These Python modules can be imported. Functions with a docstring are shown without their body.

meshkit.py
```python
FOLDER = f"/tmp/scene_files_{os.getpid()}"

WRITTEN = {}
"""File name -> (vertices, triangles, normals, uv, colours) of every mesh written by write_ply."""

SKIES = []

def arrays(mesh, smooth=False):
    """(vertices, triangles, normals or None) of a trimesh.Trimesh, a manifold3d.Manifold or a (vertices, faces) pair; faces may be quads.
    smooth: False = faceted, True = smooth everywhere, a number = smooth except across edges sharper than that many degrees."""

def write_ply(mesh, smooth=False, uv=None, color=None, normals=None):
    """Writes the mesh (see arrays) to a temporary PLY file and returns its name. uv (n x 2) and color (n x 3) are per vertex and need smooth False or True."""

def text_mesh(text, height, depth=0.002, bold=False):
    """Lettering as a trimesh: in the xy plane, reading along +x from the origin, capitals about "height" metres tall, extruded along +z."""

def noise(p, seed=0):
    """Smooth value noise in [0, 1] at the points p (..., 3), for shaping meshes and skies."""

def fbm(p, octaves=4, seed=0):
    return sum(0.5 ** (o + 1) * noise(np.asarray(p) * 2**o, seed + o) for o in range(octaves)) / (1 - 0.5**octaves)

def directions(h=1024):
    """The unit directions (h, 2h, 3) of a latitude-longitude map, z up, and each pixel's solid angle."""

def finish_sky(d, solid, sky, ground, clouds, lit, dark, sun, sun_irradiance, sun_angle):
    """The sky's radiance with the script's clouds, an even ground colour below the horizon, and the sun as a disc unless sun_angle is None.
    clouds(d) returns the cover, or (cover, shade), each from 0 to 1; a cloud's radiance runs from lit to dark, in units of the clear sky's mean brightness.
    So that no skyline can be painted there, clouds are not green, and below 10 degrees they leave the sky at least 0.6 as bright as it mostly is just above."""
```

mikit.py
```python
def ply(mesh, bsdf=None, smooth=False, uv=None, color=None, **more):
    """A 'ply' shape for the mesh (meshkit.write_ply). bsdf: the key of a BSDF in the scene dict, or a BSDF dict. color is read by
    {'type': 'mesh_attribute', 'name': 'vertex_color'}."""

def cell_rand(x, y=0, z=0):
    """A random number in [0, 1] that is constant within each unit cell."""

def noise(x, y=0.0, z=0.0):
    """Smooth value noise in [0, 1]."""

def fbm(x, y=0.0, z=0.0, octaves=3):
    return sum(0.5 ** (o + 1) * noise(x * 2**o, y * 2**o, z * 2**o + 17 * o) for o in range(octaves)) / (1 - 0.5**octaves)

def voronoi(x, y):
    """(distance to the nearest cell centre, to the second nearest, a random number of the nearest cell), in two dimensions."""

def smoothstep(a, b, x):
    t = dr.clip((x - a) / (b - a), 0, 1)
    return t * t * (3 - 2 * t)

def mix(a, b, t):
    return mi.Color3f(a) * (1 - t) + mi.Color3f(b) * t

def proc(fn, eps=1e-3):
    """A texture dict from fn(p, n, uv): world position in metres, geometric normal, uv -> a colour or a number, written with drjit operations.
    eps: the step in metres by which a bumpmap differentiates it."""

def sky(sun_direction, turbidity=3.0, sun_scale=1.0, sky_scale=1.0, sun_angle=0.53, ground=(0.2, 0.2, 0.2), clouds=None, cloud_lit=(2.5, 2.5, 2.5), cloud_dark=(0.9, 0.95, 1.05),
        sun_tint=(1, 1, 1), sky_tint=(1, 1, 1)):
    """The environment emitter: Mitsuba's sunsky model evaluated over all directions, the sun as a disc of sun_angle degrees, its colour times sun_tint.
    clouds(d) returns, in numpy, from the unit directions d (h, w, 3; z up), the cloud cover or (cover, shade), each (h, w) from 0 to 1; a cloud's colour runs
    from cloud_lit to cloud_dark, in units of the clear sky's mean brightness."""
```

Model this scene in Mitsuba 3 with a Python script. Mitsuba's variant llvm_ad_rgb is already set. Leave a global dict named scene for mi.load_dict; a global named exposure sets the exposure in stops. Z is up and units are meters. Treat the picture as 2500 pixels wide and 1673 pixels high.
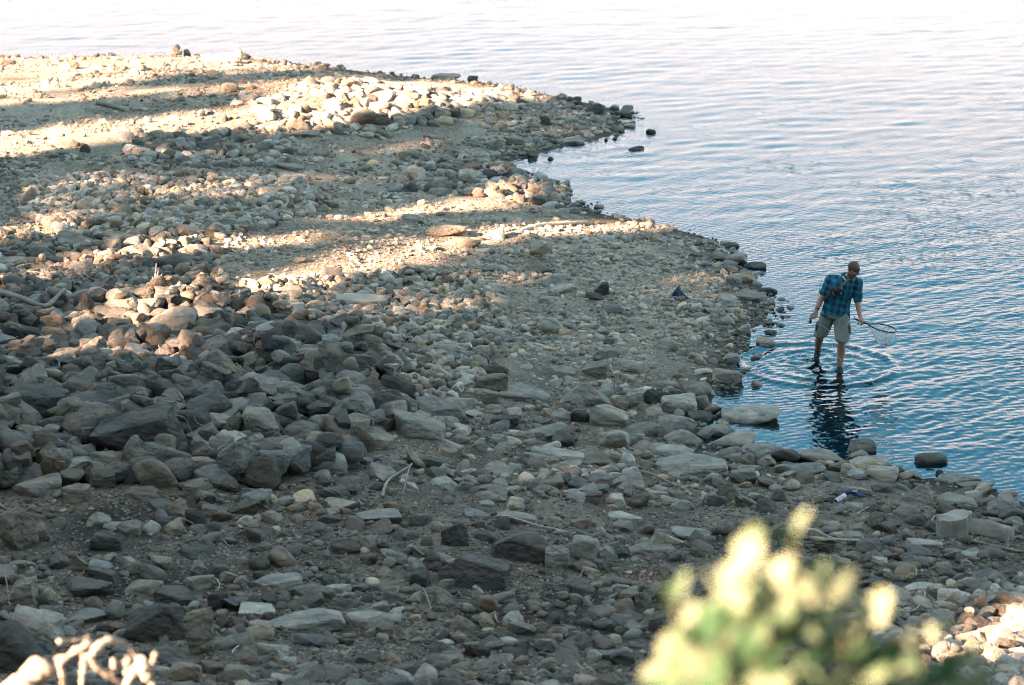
import math
import random
import numpy as np
import trimesh
import shapely
import mitsuba as mi
import drjit as dr
import mikit
import meshkit
from mikit import proc, fbm, noise, voronoi, smoothstep, mix, cell_rand

T = mi.ScalarTransform4f
scene, labels = {}, {}

# ---------------------------------------------------------------- camera, sky, exposure
CAM_H = 9.3
PITCH = math.radians(14.4)
scene['camera'] = {
    'type': 'thinlens', 'fov': 23.91, 'fov_axis': 'x', 'aperture_radius': 0.0215, 'focus_distance': 35.0,
    'near_clip': 0.1, 'far_clip': 20000.0,
    'to_world': T().look_at(origin=[0, 0, CAM_H], target=[0, math.cos(PITCH), CAM_H - math.sin(PITCH)], up=[0, 0, 1])}
SUN_AZ = np.array([-0.745, -0.667])            # horizontal direction towards the sun: behind the viewer, to the left
SUN_EL = math.radians(22.0)
SUN = np.array([*(SUN_AZ / np.linalg.norm(SUN_AZ) * math.cos(SUN_EL)), math.sin(SUN_EL)])


def evening_veil(d):
    # thin evening haze: pale pink along the horizon, turning clear blue a little higher and thinning out overhead
    el = np.degrees(np.arcsin(np.clip(d[..., 2], -1, 1)))
    q = np.stack([d[..., 0] / (d[..., 2] + 0.25) * 1.3, d[..., 1] / (d[..., 2] + 0.25) * 3.4, 0 * el], -1)
    streak = meshkit.fbm(q + 5.0, 4, 3)
    ss = lambda lo, hi, v: (lambda t: t * t * (3 - 2 * t))(np.clip((v - lo) / (hi - lo), 0, 1))
    # high cirrus overhead, unseen, added to warm the blue shade
    fill_cloud = ss(38.0, 58.0, el)
    cover = 0.95 * (1 - ss(32.0, 60.0, el)) + fill_cloud * (0.24 + 0.5 * np.clip(streak - 0.4, 0, 1))
    shade = ss(7.0, 20.0, el + 8.0 * (0.5 - streak)) * (1 - fill_cloud)
    return cover, shade


scene['sky'] = mikit.sky(SUN.tolist(), turbidity=2.5, sun_tint=(1.0, 0.93, 1.2), sun_scale=2.55, clouds=evening_veil,
                         cloud_lit=(2.60, 2.36, 2.34), cloud_dark=(0.42, 1.55, 2.35), sky_tint=(1.06, 1.0, 0.88))
exposure = 3.75

# ---------------------------------------------------------------- names, labels
_count = {}


def key_for(name):
    n = _count.get(name, 0)
    _count[name] = n + 1
    return name if n == 0 else f'{name}_{n:03d}'


def tag(key, label, cat=None, group=None, kind=None):
    labels[key] = {'label': label}
    if cat:
        labels[key]['category'] = cat
    if group:
        labels[key]['group'] = group
    if kind:
        labels[key]['kind'] = kind


def put(key, mesh, bsdf, smooth=True, **more):
    scene[key] = mikit.ply(mesh, bsdf, smooth=smooth, **more)
    return key

# ---------------------------------------------------------------- terrain
SHORE = [(-160, 66.0), (-60, 66.5), (-25.29, 67.34), (-18.19, 68.24), (-14.62, 68.88), (-12.17, 69.16), (-9.69, 69.35), (-7.63, 68.88), (-5.77, 67.52), (-4.48, 66.47), (-3.22, 65.45), (-2.49, 64.95), (-0.95, 63.97), (0.1, 63.17), (0.77, 62.02), (1.75, 60.54), (2.47, 59.48), (2.87, 58.65), (2.58, 56.81), (2.12, 55.56), (1.18, 54.36), (0.47, 53.21), (-0.2, 51.89), (-0.73, 51.78), (-1.13, 50.52), (-1.21, 50.02), (-0.78, 48.94), (-0.65, 49.52), (-0.39, 50.78), (0.08, 50.42), (0.4, 49.62), (0.75, 48.94), (0.83, 48.32), (1.13, 47.63), (1.78, 46.3), (2.58, 45.45), (3.2, 44.71), (3.79, 43.84), (3.86, 42.7), (3.91, 41.54), (4.02, 41.09), (4.23, 40.08), (4.26, 38.65), (4.06, 37.51), (3.67, 36.88), (3.65, 35.92), (3.41, 35.01), (3.29, 33.9), (2.91, 33.42), (2.76, 32.62), (2.61, 31.65), (2.48, 30.88), (2.7, 30.52), (3.19, 30.23), (3.55, 29.9), (4.0, 29.83), (4.41, 29.94), (4.87, 29.66), (5.15, 29.29), (5.6, 29.34), (5.92, 28.98), (6.13, 28.62), (6.3, 28.31), (6.89, 27.23), (8.07, 25.93), (14, 20.5), (60, 14)]
SHORE = np.array(SHORE)
LAND = shapely.Polygon(np.vstack([SHORE, [[60, 20], [60, -120], [-160, -120], [-160, 70]]]))
shapely.prepare(LAND)
SEG_A, SEG_B = SHORE[:-1], SHORE[1:]


def shore_dist(x, y):
    """Signed distance to the waterline, positive on land."""
    x, y = np.asarray(x, float), np.asarray(y, float)
    p = np.stack([x.ravel(), y.ravel()], 1)
    best = np.full(len(p), 1e9)
    for a, b in zip(SEG_A, SEG_B):
        ab = b - a
        t = np.clip(((p - a) @ ab) / (ab @ ab), 0, 1)
        q = p - a - t[:, None] * ab
        best = np.minimum(best, (q * q).sum(1))
    d = np.sqrt(best)
    inside = shapely.contains_xy(LAND, p[:, 0], p[:, 1])
    return np.where(inside, d, -d).reshape(x.shape)


MOUNDS = [(-6.2, 28.2, 3.2, 2.2, 0.55), (-2.0, 31.0, 2.4, 2.2, 0.2), (-4.3, 57.0, 4.0, 3.0, 0.35), (-2.05, 9.8, 1.4, 1.0, 0.55), (-10.0, 40.0, 4.0, 2.5, 0.2)]


def smax(a, b, k):
    h = np.clip(0.5 + 0.5 * (a - b) / k, 0, 1)
    return b * (1 - h) + a * h + k * h * (1 - h)


def terrain(x, y):
    x, y = np.asarray(x, float), np.asarray(y, float)
    d = shore_dist(x, y)
    z = np.where(d > 0, 0.085 * np.minimum(d, 7) + 0.045 * np.clip(d - 7, 0, 12), np.maximum(0.11 * d, -3.0))
    q = np.stack([x, y, 0 * x], -1)
    ramp = np.clip(d / 2.5, 0, 1)
    z = z + ramp * (0.26 * (meshkit.fbm(q * 0.35, 3, 4) - 0.5) + 0.10 * (meshkit.noise(q * 1.7, 9) - 0.5))
    for mx, my, sx, sy, h in MOUNDS:
        z = z + h * np.exp(-((x - mx) / sx) ** 2 - ((y - my) / sy) ** 2)
    bank = np.minimum(7.7 - 0.335 * y, 26 + 0 * y)
    left = np.minimum(0.3 * (-x - 24), 14) - 0.25 * np.clip(y - 45, 0, 100)
    right = np.minimum(0.30 * (x - 30), 14) - 0.6 * np.clip(y + 2, 0, 100)
    return smax(smax(smax(z, bank, 0.6), left, 1.0), right, 1.0)

# ---------------------------------------------------------------- stones seen one by one: x, y, width, depth, height, tone, shape, label, group
ROCKS = [
    (-4.35, 27.35, np.float64(1.14), np.float64(0.89), np.float64(0.53), 'd', 'a', 'huge broad-topped dark grey boulder, the biggest boulder of the dark heap on the left', ''),
    (-4.94, 33.96, np.float64(0.75), np.float64(0.6), np.float64(0.46), 'l', 'r', 'big rounded boulder in warm sun with a pointed shadow across its front', ''),
    (-4.98, 33.71, np.float64(0.44), np.float64(0.33), np.float64(0.26), 'd', 'p', 'small pointed rock leaning against the front of the sunlit rounded boulder', ''),
    (-4.54, 33.42, np.float64(0.64), np.float64(0.48), np.float64(0.27), 'd', 'p', 'dark pointed boulder just right of the sunlit rounded boulder', ''),
    (-3.28, 33.81, np.float64(0.67), np.float64(0.54), np.float64(0.37), 'd', 'r', 'dark round boulder with a rusty underside, at the right end of the dark heap', ''),
    (-3.71, 32.37, np.float64(0.82), np.float64(0.69), np.float64(0.16), 'b', 'f', 'low brown saddle-shaped rock lit by the sun, left of the dark round rusty boulder', ''),
    (-4.03, 31.96, np.float64(0.37), np.float64(0.29), np.float64(0.25), 'l', 'a', 'pale hollowed rock catching sun beside the brown saddle-shaped rock', ''),
    (-4.37, 32.02, np.float64(0.47), np.float64(0.37), np.float64(0.23), 'm', 'r', 'grey rounded boulder with a sun patch, left of the pale hollowed rock', ''),
    (-5.06, 31.44, np.float64(0.65), np.float64(0.52), np.float64(0.33), 'm', 'r', 'broad boulder with a warm sun spot on its crown, in the dark heap', ''),
    (-4.8, 32.13, np.float64(0.47), np.float64(0.35), np.float64(0.34), 'd', 'p', 'dark pyramid-shaped rock behind the broad sun-spotted boulder', ''),
    (-6.03, 31.32, np.float64(0.6), np.float64(0.48), np.float64(0.37), 'm', 'r', 'grey block-like boulder in the left part of the dark heap', ''),
    (-6.76, 32.1, np.float64(0.71), np.float64(0.61), np.float64(0.18), 'd', 'f', 'long dark boulder at the left picture edge above the cracked boulder', ''),
    (-5.7, 27.91, np.float64(0.71), np.float64(0.55), np.float64(0.38), 'd', 'a', 'wide dark boulder with layered cracks near the left picture edge', ''),
    (-5.0, 28.17, np.float64(0.78), np.float64(0.61), np.float64(0.3), 'd', 'a', 'dark wedge boulder between the cracked boulder and the huge broad-topped boulder', ''),
    (-4.13, 28.81, np.float64(0.64), np.float64(0.5), np.float64(0.43), 'd', 'a', 'dark blocky boulder with a brown right edge, behind the huge broad-topped boulder', ''),
    (-3.36, 30.11, np.float64(0.72), np.float64(0.56), np.float64(0.3), 'm', 'a', 'broad grey boulder with a flat sloping face, right part of the dark heap', ''),
    (-2.77, 30.12, np.float64(0.6), np.float64(0.47), np.float64(0.3), 'm', 'a', 'grey faceted boulder right of the broad sloping-faced boulder', ''),
    (-3.05, 28.08, np.float64(0.48), np.float64(0.38), np.float64(0.4), 'm', 'r', 'egg-shaped upright boulder right of the huge broad-topped boulder', ''),
    (-2.36, 28.63, np.float64(0.44), np.float64(0.35), np.float64(0.35), 'm', 'r', 'rounded boulder leaning left, second to the right of the egg-shaped boulder', ''),
    (-2.67, 27.44, np.float64(0.47), np.float64(0.37), np.float64(0.26), 'm', 'r', 'mid-grey rounded boulder below right of the egg-shaped upright boulder', 'boulders at the right end of the dark boulder heap'),
    (-3.68, 27.87, np.float64(0.39), np.float64(0.3), np.float64(0.25), 'm', 'a', 'mid-grey angular stone left of the egg-shaped upright boulder', 'stones in the dark boulder heap on the left'),
    (-3.69, 26.94, np.float64(0.48), np.float64(0.38), np.float64(0.19), 'm', 'a', 'mid-grey angular boulder below right of the huge broad-topped dark grey boulder', 'boulders in the dark boulder heap on the left'),
    (-4.71, 26.85, np.float64(0.42), np.float64(0.33), np.float64(0.14), 'm', 'a', 'mid-grey angular boulder below left of the huge broad-topped dark grey boulder', 'boulders in the dark boulder heap on the left'),
    (-2.79, 33.09, np.float64(0.51), np.float64(0.41), np.float64(0.24), 'm', 'r', 'mid-grey rounded boulder right of the dark round boulder', 'boulders at the right end of the dark boulder heap'),
    (-2.76, 31.66, np.float64(0.46), np.float64(0.36), np.float64(0.23), 'd', 'a', 'dark grey angular boulder above the grey faceted boulder', 'boulders at the right end of the dark boulder heap'),
    (-2.45, 33.06, np.float64(0.38), np.float64(0.3), np.float64(0.33), 'm', 'r', 'mid-grey rounded stone above left of the dark many-sided boulder', 'stones at the right end of the dark boulder heap'),
    (-5.62, 33.74, np.float64(0.57), np.float64(0.45), np.float64(0.31), 'm', 'r', 'mid-grey rounded boulder right of the smooth flat-domed grey boulder', 'boulders in the dark boulder heap on the left'),
    (-6.23, 34.41, np.float64(0.79), np.float64(0.63), np.float64(0.25), 'm', 'r', 'smooth flat-domed grey boulder at the back of the dark heap', ''),
    (-4.63, 35.08, np.float64(0.4), np.float64(0.32), np.float64(0.25), 'b', 'r', 'brownish rounded stone above right of the big rounded boulder in warm sun', 'stones in the dark boulder heap on the left'),
    (-4.06, 35.99, np.float64(0.41), np.float64(0.32), np.float64(0.23), 'l', 'a', 'light grey angular stone above left of the dark round boulder', 'stones in the sun-dappled cobbles left of centre'),
    (-3.74, 35.58, np.float64(0.49), np.float64(0.38), np.float64(0.19), 'l', 'a', 'light grey angular boulder above the dark round boulder', 'boulders in the dark boulder heap on the left'),
    (-3.36, 35.75, np.float64(0.44), np.float64(0.35), np.float64(0.17), 'l', 'r', 'light grey rounded boulder above the dark round boulder', 'boulders in the sun-dappled cobbles left of centre'),
    (-6.38, 38.66, np.float64(0.47), np.float64(0.37), np.float64(0.19), 'l', 'a', 'pale block in the narrow sun streak at the left', ''),
    (-6.16, 33.23, np.float64(0.33), np.float64(0.26), np.float64(0.2), 'm', 'a', 'mid-grey angular stone below the smooth flat-domed grey boulder', 'stones in the dark boulder heap on the left'),
    (-5.55, 32.12, np.float64(0.39), np.float64(0.31), np.float64(0.22), 'd', 'a', 'dark grey angular stone left of the broad boulder', 'stones in the dark boulder heap on the left'),
    (-6.72, 33.27, np.float64(0.48), np.float64(0.41), np.float64(0.19), 'm', 'f', 'mid-grey flat boulder above the long dark boulder', 'boulders in the dark boulder heap on the left'),
    (-5.49, 29.49, np.float64(0.52), np.float64(0.44), np.float64(0.14), 'm', 'f', 'mid-grey flat boulder below the grey block-like boulder', 'boulders in the dark boulder heap on the left'),
    (-5.15, 29.82, np.float64(0.5), np.float64(0.43), np.float64(0.15), 'm', 'f', 'mid-grey flat boulder above the dark wedge boulder between the cracked', 'boulders in the dark boulder heap on the left'),
    (-4.75, 30.18, np.float64(0.44), np.float64(0.34), np.float64(0.17), 'm', 'a', 'mid-grey angular boulder below the broad boulder', 'boulders in the dark boulder heap on the left'),
    (-5.18, 27.36, np.float64(0.28), np.float64(0.22), np.float64(0.13), 'm', 'r', 'mid-grey rounded stone below left of the dark wedge boulder between the cracked', 'stones in the dark boulder heap on the left'),
    (-5.72, 26.84, np.float64(0.48), np.float64(0.38), np.float64(0.32), 'm', 'r', 'mid-grey rounded boulder below the wide dark boulder', 'boulders in the dark boulder heap on the left'),
    (-5.59, 27.31, np.float64(0.49), np.float64(0.38), np.float64(0.16), 'm', 'a', 'mid-grey angular boulder below the wide dark boulder', 'boulders in the dark boulder heap on the left'),
    (-4.94, 27.86, np.float64(0.41), np.float64(0.33), np.float64(0.13), 'd', 'r', 'dark grey rounded stone below the dark wedge boulder between the cracked', 'stones in the dark boulder heap on the left'),
    (-3.44, 28.33, np.float64(0.33), np.float64(0.26), np.float64(0.2), 'm', 'a', 'mid-grey angular stone below the broad grey boulder', 'stones in the dark boulder heap on the left'),
    (-2.72, 29.03, np.float64(0.49), np.float64(0.38), np.float64(0.15), 'm', 'a', 'mid-grey angular boulder left of the rounded boulder', 'boulders at the right end of the dark boulder heap'),
    (-3.76, 28.94, np.float64(0.4), np.float64(0.31), np.float64(0.17), 'm', 'a', 'mid-grey angular stone right of the dark blocky boulder', 'stones in the dark boulder heap on the left'),
    (-3.71, 29.86, np.float64(0.37), np.float64(0.29), np.float64(0.16), 'l', 'a', 'light grey angular stone left of the broad grey boulder', 'stones in the dark boulder heap on the left'),
    (-3.26, 27.9, np.float64(0.24), np.float64(0.19), np.float64(0.19), 'm', 'r', 'mid-grey rounded stone below left of the egg-shaped upright boulder', 'stones in the dark boulder heap on the left'),
    (-5.35, 26.89, np.float64(0.25), np.float64(0.2), np.float64(0.14), 'm', 'r', 'mid-grey rounded stone below the wide dark boulder', 'stones in the dark boulder heap on the left'),
    (-5.0, 26.97, np.float64(0.31), np.float64(0.25), np.float64(0.15), 'm', 'a', 'mid-grey angular stone left of the huge broad-topped dark grey boulder', 'stones in the dark boulder heap on the left'),
    (-3.58, 29.71, np.float64(0.37), np.float64(0.29), np.float64(0.14), 'm', 'a', 'mid-grey angular stone below left of the broad grey boulder', 'stones in the dark boulder heap on the left'),
    (-3.69, 34.06, np.float64(0.31), np.float64(0.22), np.float64(0.34), 'm', 'u', 'mid-grey upright stone left of the dark round boulder', 'stones in the dark boulder heap on the left'),
    (-4.18, 33.98, np.float64(0.65), np.float64(0.55), np.float64(0.16), 'm', 'f', 'mid-grey flat boulder right of the dark pointed boulder', 'boulders in the dark boulder heap on the left'),
    (-2.93, 38.11, np.float64(0.41), np.float64(0.35), np.float64(0.19), 'd', 'f', 'dark grey flat stone below right of the pale oval boulder', 'stones in the sun-dappled cobbles left of centre'),
    (-5.5, 38.58, np.float64(0.78), np.float64(0.63), np.float64(0.17), 'd', 'r', 'smooth dark flat boulder lying in shade just below the narrow sun streak', ''),
    (-7.24, 39.53, np.float64(0.85), np.float64(0.68), np.float64(0.15), 'b', 'r', 'large brown double-humped boulder at the far left of the cobbles', ''),
    (-6.55, 39.71, np.float64(0.67), np.float64(0.54), np.float64(0.21), 'y', 'r', 'ochre-yellow boulder beside the brown double-humped boulder', ''),
    (-7.06, 42.79, np.float64(0.56), np.float64(0.45), np.float64(0.22), 'b', 'r', 'rounded brown boulder at the top of the sunlit cobble pile on the left', ''),
    (-7.66, 41.92, np.float64(0.41), np.float64(0.32), np.float64(0.14), 'l', 'a', 'pale angular rock left of the rounded brown boulder', ''),
    (-8.18, 42.89, np.float64(0.25), np.float64(0.2), np.float64(0.09), 'b', 'a', 'brownish angular stone left of the pale angular rock', 'stones in the sunlit cobble pile on the left'),
    (-7.44, 43.14, np.float64(0.2), np.float64(0.14), np.float64(0.15), 'b', 'u', 'brownish upright stone left of the rounded brown boulder', 'stones in the sunlit cobble pile on the left'),
    (-7.7, 36.48, np.float64(0.54), np.float64(0.43), np.float64(0.17), 'b', 'r', 'long brown boulder half lit at the left picture edge', ''),
    (-7.27, 35.21, np.float64(0.46), np.float64(0.37), np.float64(0.29), 'd', 'r', 'dark rounded boulder below the long brown boulder at the left edge', ''),
    (-6.4, 36.45, np.float64(0.4), np.float64(0.31), np.float64(0.2), 'd', 'a', 'dark grey angular stone above the smooth flat-domed grey boulder', 'stones at the left edge between the sun streaks'),
    (-6.74, 35.99, np.float64(0.5), np.float64(0.43), np.float64(0.14), 'd', 'f', 'dark grey flat boulder above the smooth flat-domed grey boulder', 'boulders at the left edge between the sun streaks'),
    (-6.93, 35.57, np.float64(0.39), np.float64(0.31), np.float64(0.16), 'm', 'a', 'mid-grey angular stone right of the dark rounded boulder below the long', 'stones at the left edge between the sun streaks'),
    (-8.0, 37.87, np.float64(0.39), np.float64(0.31), np.float64(0.12), 'l', 'r', 'light grey rounded stone above the long brown boulder half lit', 'stones at the left edge between the sun streaks'),
    (-7.37, 38.15, np.float64(0.42), np.float64(0.33), np.float64(0.18), 'd', 'a', 'dark grey angular boulder below left of the large brown double-humped boulder', 'boulders at the left edge between the sun streaks'),
    (-6.98, 38.68, np.float64(0.3), np.float64(0.24), np.float64(0.18), 'd', 'r', 'dark grey rounded stone below the large brown double-humped boulder', 'stones at the left edge between the sun streaks'),
    (-7.54, 36.13, np.float64(0.29), np.float64(0.22), np.float64(0.18), 'l', 'p', 'pointed sunlit rock at the left edge among dark stones', ''),
    (-7.66, 35.52, np.float64(0.21), np.float64(0.17), np.float64(0.19), 'l', 'r', 'light grey rounded stone below left of the pointed sunlit rock', 'stones at the left edge between the sun streaks'),
    (-7.45, 36.95, np.float64(0.24), np.float64(0.19), np.float64(0.13), 'b', 'r', 'brownish rounded stone right of the long brown boulder half lit', 'stones at the left edge between the sun streaks'),
    (-5.88, 36.03, np.float64(0.26), np.float64(0.21), np.float64(0.11), 'm', 'r', 'mid-grey rounded stone above right of the smooth flat-domed grey boulder', 'stones at the left edge between the sun streaks'),
    (-6.22, 36.02, np.float64(0.35), np.float64(0.3), np.float64(0.11), 'd', 'f', 'dark grey flat stone above the smooth flat-domed grey boulder', 'stones at the left edge between the sun streaks'),
    (-6.12, 37.62, np.float64(0.34), np.float64(0.27), np.float64(0.09), 'd', 'r', 'dark grey rounded stone below the pale block', 'stones at the left edge between the sun streaks'),
    (-8.12, 39.11, np.float64(0.38), np.float64(0.3), np.float64(0.12), 'd', 'r', 'dark grey rounded stone left of the large brown double-humped boulder', 'stones in the sunlit cobble pile on the left'),
    (-7.8, 39.09, np.float64(0.53), np.float64(0.45), np.float64(0.08), 'm', 'f', 'mid-grey flat boulder left of the large brown double-humped boulder', 'boulders at the left edge between the sun streaks'),
    (-6.57, 41.68, np.float64(0.32), np.float64(0.25), np.float64(0.11), 'm', 'r', 'mid-grey rounded stone right of the rounded brown boulder', 'stones in the sunlit cobble pile on the left'),
    (-6.17, 43.29, np.float64(0.29), np.float64(0.23), np.float64(0.14), 'm', 'r', 'mid-grey rounded stone above right of the ochre-yellow boulder', 'stones in the sunlit cobble pile on the left'),
    (-6.65, 38.74, np.float64(0.25), np.float64(0.21), np.float64(0.06), 'b', 'f', 'brownish flat stone left of the pale block', 'stones at the left edge between the sun streaks'),
    (-6.47, 37.79, np.float64(0.27), np.float64(0.22), np.float64(0.12), 'l', 'r', 'light grey rounded stone below left of the pale block', 'stones at the left edge between the sun streaks'),
    (-4.95, 39.42, np.float64(0.53), np.float64(0.45), np.float64(0.11), 'd', 'f', 'dark grey flat boulder right of the smooth dark flat boulder', 'boulders in the sun-dappled cobbles left of centre'),
    (-4.92, 37.65, np.float64(0.23), np.float64(0.18), np.float64(0.14), 'b', 'a', 'brownish angular stone below right of the smooth dark flat boulder', 'stones in the sun-dappled cobbles left of centre'),
    (-2.37, 36.77, np.float64(0.85), np.float64(0.72), np.float64(0.17), 'l', 'f', 'long arched pale boulder lying across the edge of the cobbles', ''),
    (-0.87, 41.73, np.float64(0.7), np.float64(0.56), np.float64(0.12), 'y', 'r', 'smooth low dome boulder with a sandy top, right of the main sun streak', ''),
    (-1.16, 42.32, np.float64(0.74), np.float64(0.57), np.float64(0.12), 'b', 'f', 'low smooth slab just behind the sandy-topped dome boulder', ''),
    (-0.25, 42.44, np.float64(0.26), np.float64(0.2), np.float64(0.22), 'w', 'a', 'bright white block in the sun near the water, middle of the beach', ''),
    (-2.96, 38.24, np.float64(0.47), np.float64(0.37), np.float64(0.12), 'l', 'r', 'pale oval boulder in the middle of the main sun streak', ''),
    (-3.35, 37.52, np.float64(0.26), np.float64(0.2), np.float64(0.07), 'w', 'r', 'whitish rounded stone left of the pale oval boulder', 'stones in the sun-dappled cobbles left of centre'),
    (-4.05, 35.9, np.float64(0.37), np.float64(0.29), np.float64(0.2), 'b', 'r', 'brownish rounded stone above left of the dark round boulder', 'stones in the sun-dappled cobbles left of centre'),
    (-4.62, 35.06, np.float64(0.41), np.float64(0.33), np.float64(0.29), 'b', 'r', 'brownish rounded stone above the dark pointed boulder', 'stones in the dark boulder heap on the left'),
    (-4.6, 36.72, np.float64(0.23), np.float64(0.18), np.float64(0.16), 'b', 'r', 'brownish rounded stone below right of the smooth dark flat boulder', 'stones in the sun-dappled cobbles left of centre'),
    (-3.75, 35.66, np.float64(0.49), np.float64(0.38), np.float64(0.18), 'b', 'a', 'brownish angular boulder above the dark round boulder', 'boulders in the dark boulder heap on the left'),
    (-3.36, 35.85, np.float64(0.44), np.float64(0.35), np.float64(0.12), 'b', 'r', 'brownish rounded boulder above the dark round boulder', 'boulders in the sun-dappled cobbles left of centre'),
    (-4.41, 36.5, np.float64(0.22), np.float64(0.18), np.float64(0.11), 'l', 'r', 'light grey rounded stone above right of the big rounded boulder in warm sun', 'stones in the sun-dappled cobbles left of centre'),
    (-4.19, 36.54, np.float64(0.27), np.float64(0.22), np.float64(0.13), 'l', 'r', 'light grey rounded stone above left of the dark round boulder', 'stones in the sun-dappled cobbles left of centre'),
    (-4.1, 35.23, np.float64(0.26), np.float64(0.21), np.float64(0.15), 'l', 'a', 'light grey angular stone above right of the dark pointed boulder', 'stones in the dark boulder heap on the left'),
    (-2.25, 37.85, np.float64(0.26), np.float64(0.21), np.float64(0.09), 'm', 'r', 'mid-grey rounded stone above the long arched pale boulder', 'stones in the sun-dappled cobbles left of centre'),
    (-3.48, 38.81, np.float64(0.24), np.float64(0.19), np.float64(0.07), 'b', 'r', 'brownish rounded stone above left of the pale oval boulder', 'stones in the sun-dappled cobbles left of centre'),
    (-4.24, 42.2, np.float64(0.17), np.float64(0.13), np.float64(0.14), 'd', 'a', 'dark grey angular stone above left of the pale oval boulder', 'stones in the sun-dappled cobbles left of centre'),
    (-5.08, 41.51, np.float64(0.67), np.float64(0.57), np.float64(0.11), 'd', 'f', 'dark grey flat boulder above right of the smooth dark flat boulder', 'boulders in the sun-dappled cobbles left of centre'),
    (-3.92, 45.2, np.float64(0.43), np.float64(0.36), np.float64(0.07), 'l', 'f', 'light grey flat boulder left of the dark pointed rock', 'boulders on the far middle beach'),
    (-1.83, 43.46, np.float64(0.44), np.float64(0.37), np.float64(0.08), 'm', 'f', 'mid-grey flat boulder left of the low smooth slab', 'boulders along the main sun streak mid-beach'),
    (-0.46, 40.03, np.float64(0.33), np.float64(0.28), np.float64(0.08), 'm', 'f', 'mid-grey flat stone below right of the smooth low dome boulder', 'stones along the main sun streak mid-beach'),
    (-0.85, 38.48, np.float64(0.24), np.float64(0.19), np.float64(0.09), 'm', 'r', 'mid-grey rounded stone below the smooth low dome boulder', 'stones on the gravel in the middle of the beach'),
    (-0.23, 38.18, np.float64(0.21), np.float64(0.17), np.float64(0.09), 'm', 'r', 'mid-grey rounded stone below left of the brown block', 'stones on the gravel in the middle of the beach'),
    (-1.32, 37.17, np.float64(0.2), np.float64(0.16), np.float64(0.12), 'l', 'r', 'light grey rounded stone right of the long arched pale boulder', 'stones on the gravel in the middle of the beach'),
    (-1.08, 36.89, np.float64(0.3), np.float64(0.24), np.float64(0.14), 'l', 'r', 'light grey rounded stone right of the dark brown boulder under the near', 'stones on the gravel in the middle of the beach'),
    (-4.06, 37.74, np.float64(0.38), np.float64(0.32), np.float64(0.06), 'd', 'f', 'dark grey flat stone left of the pale oval boulder', 'stones in the sun-dappled cobbles left of centre'),
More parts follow.
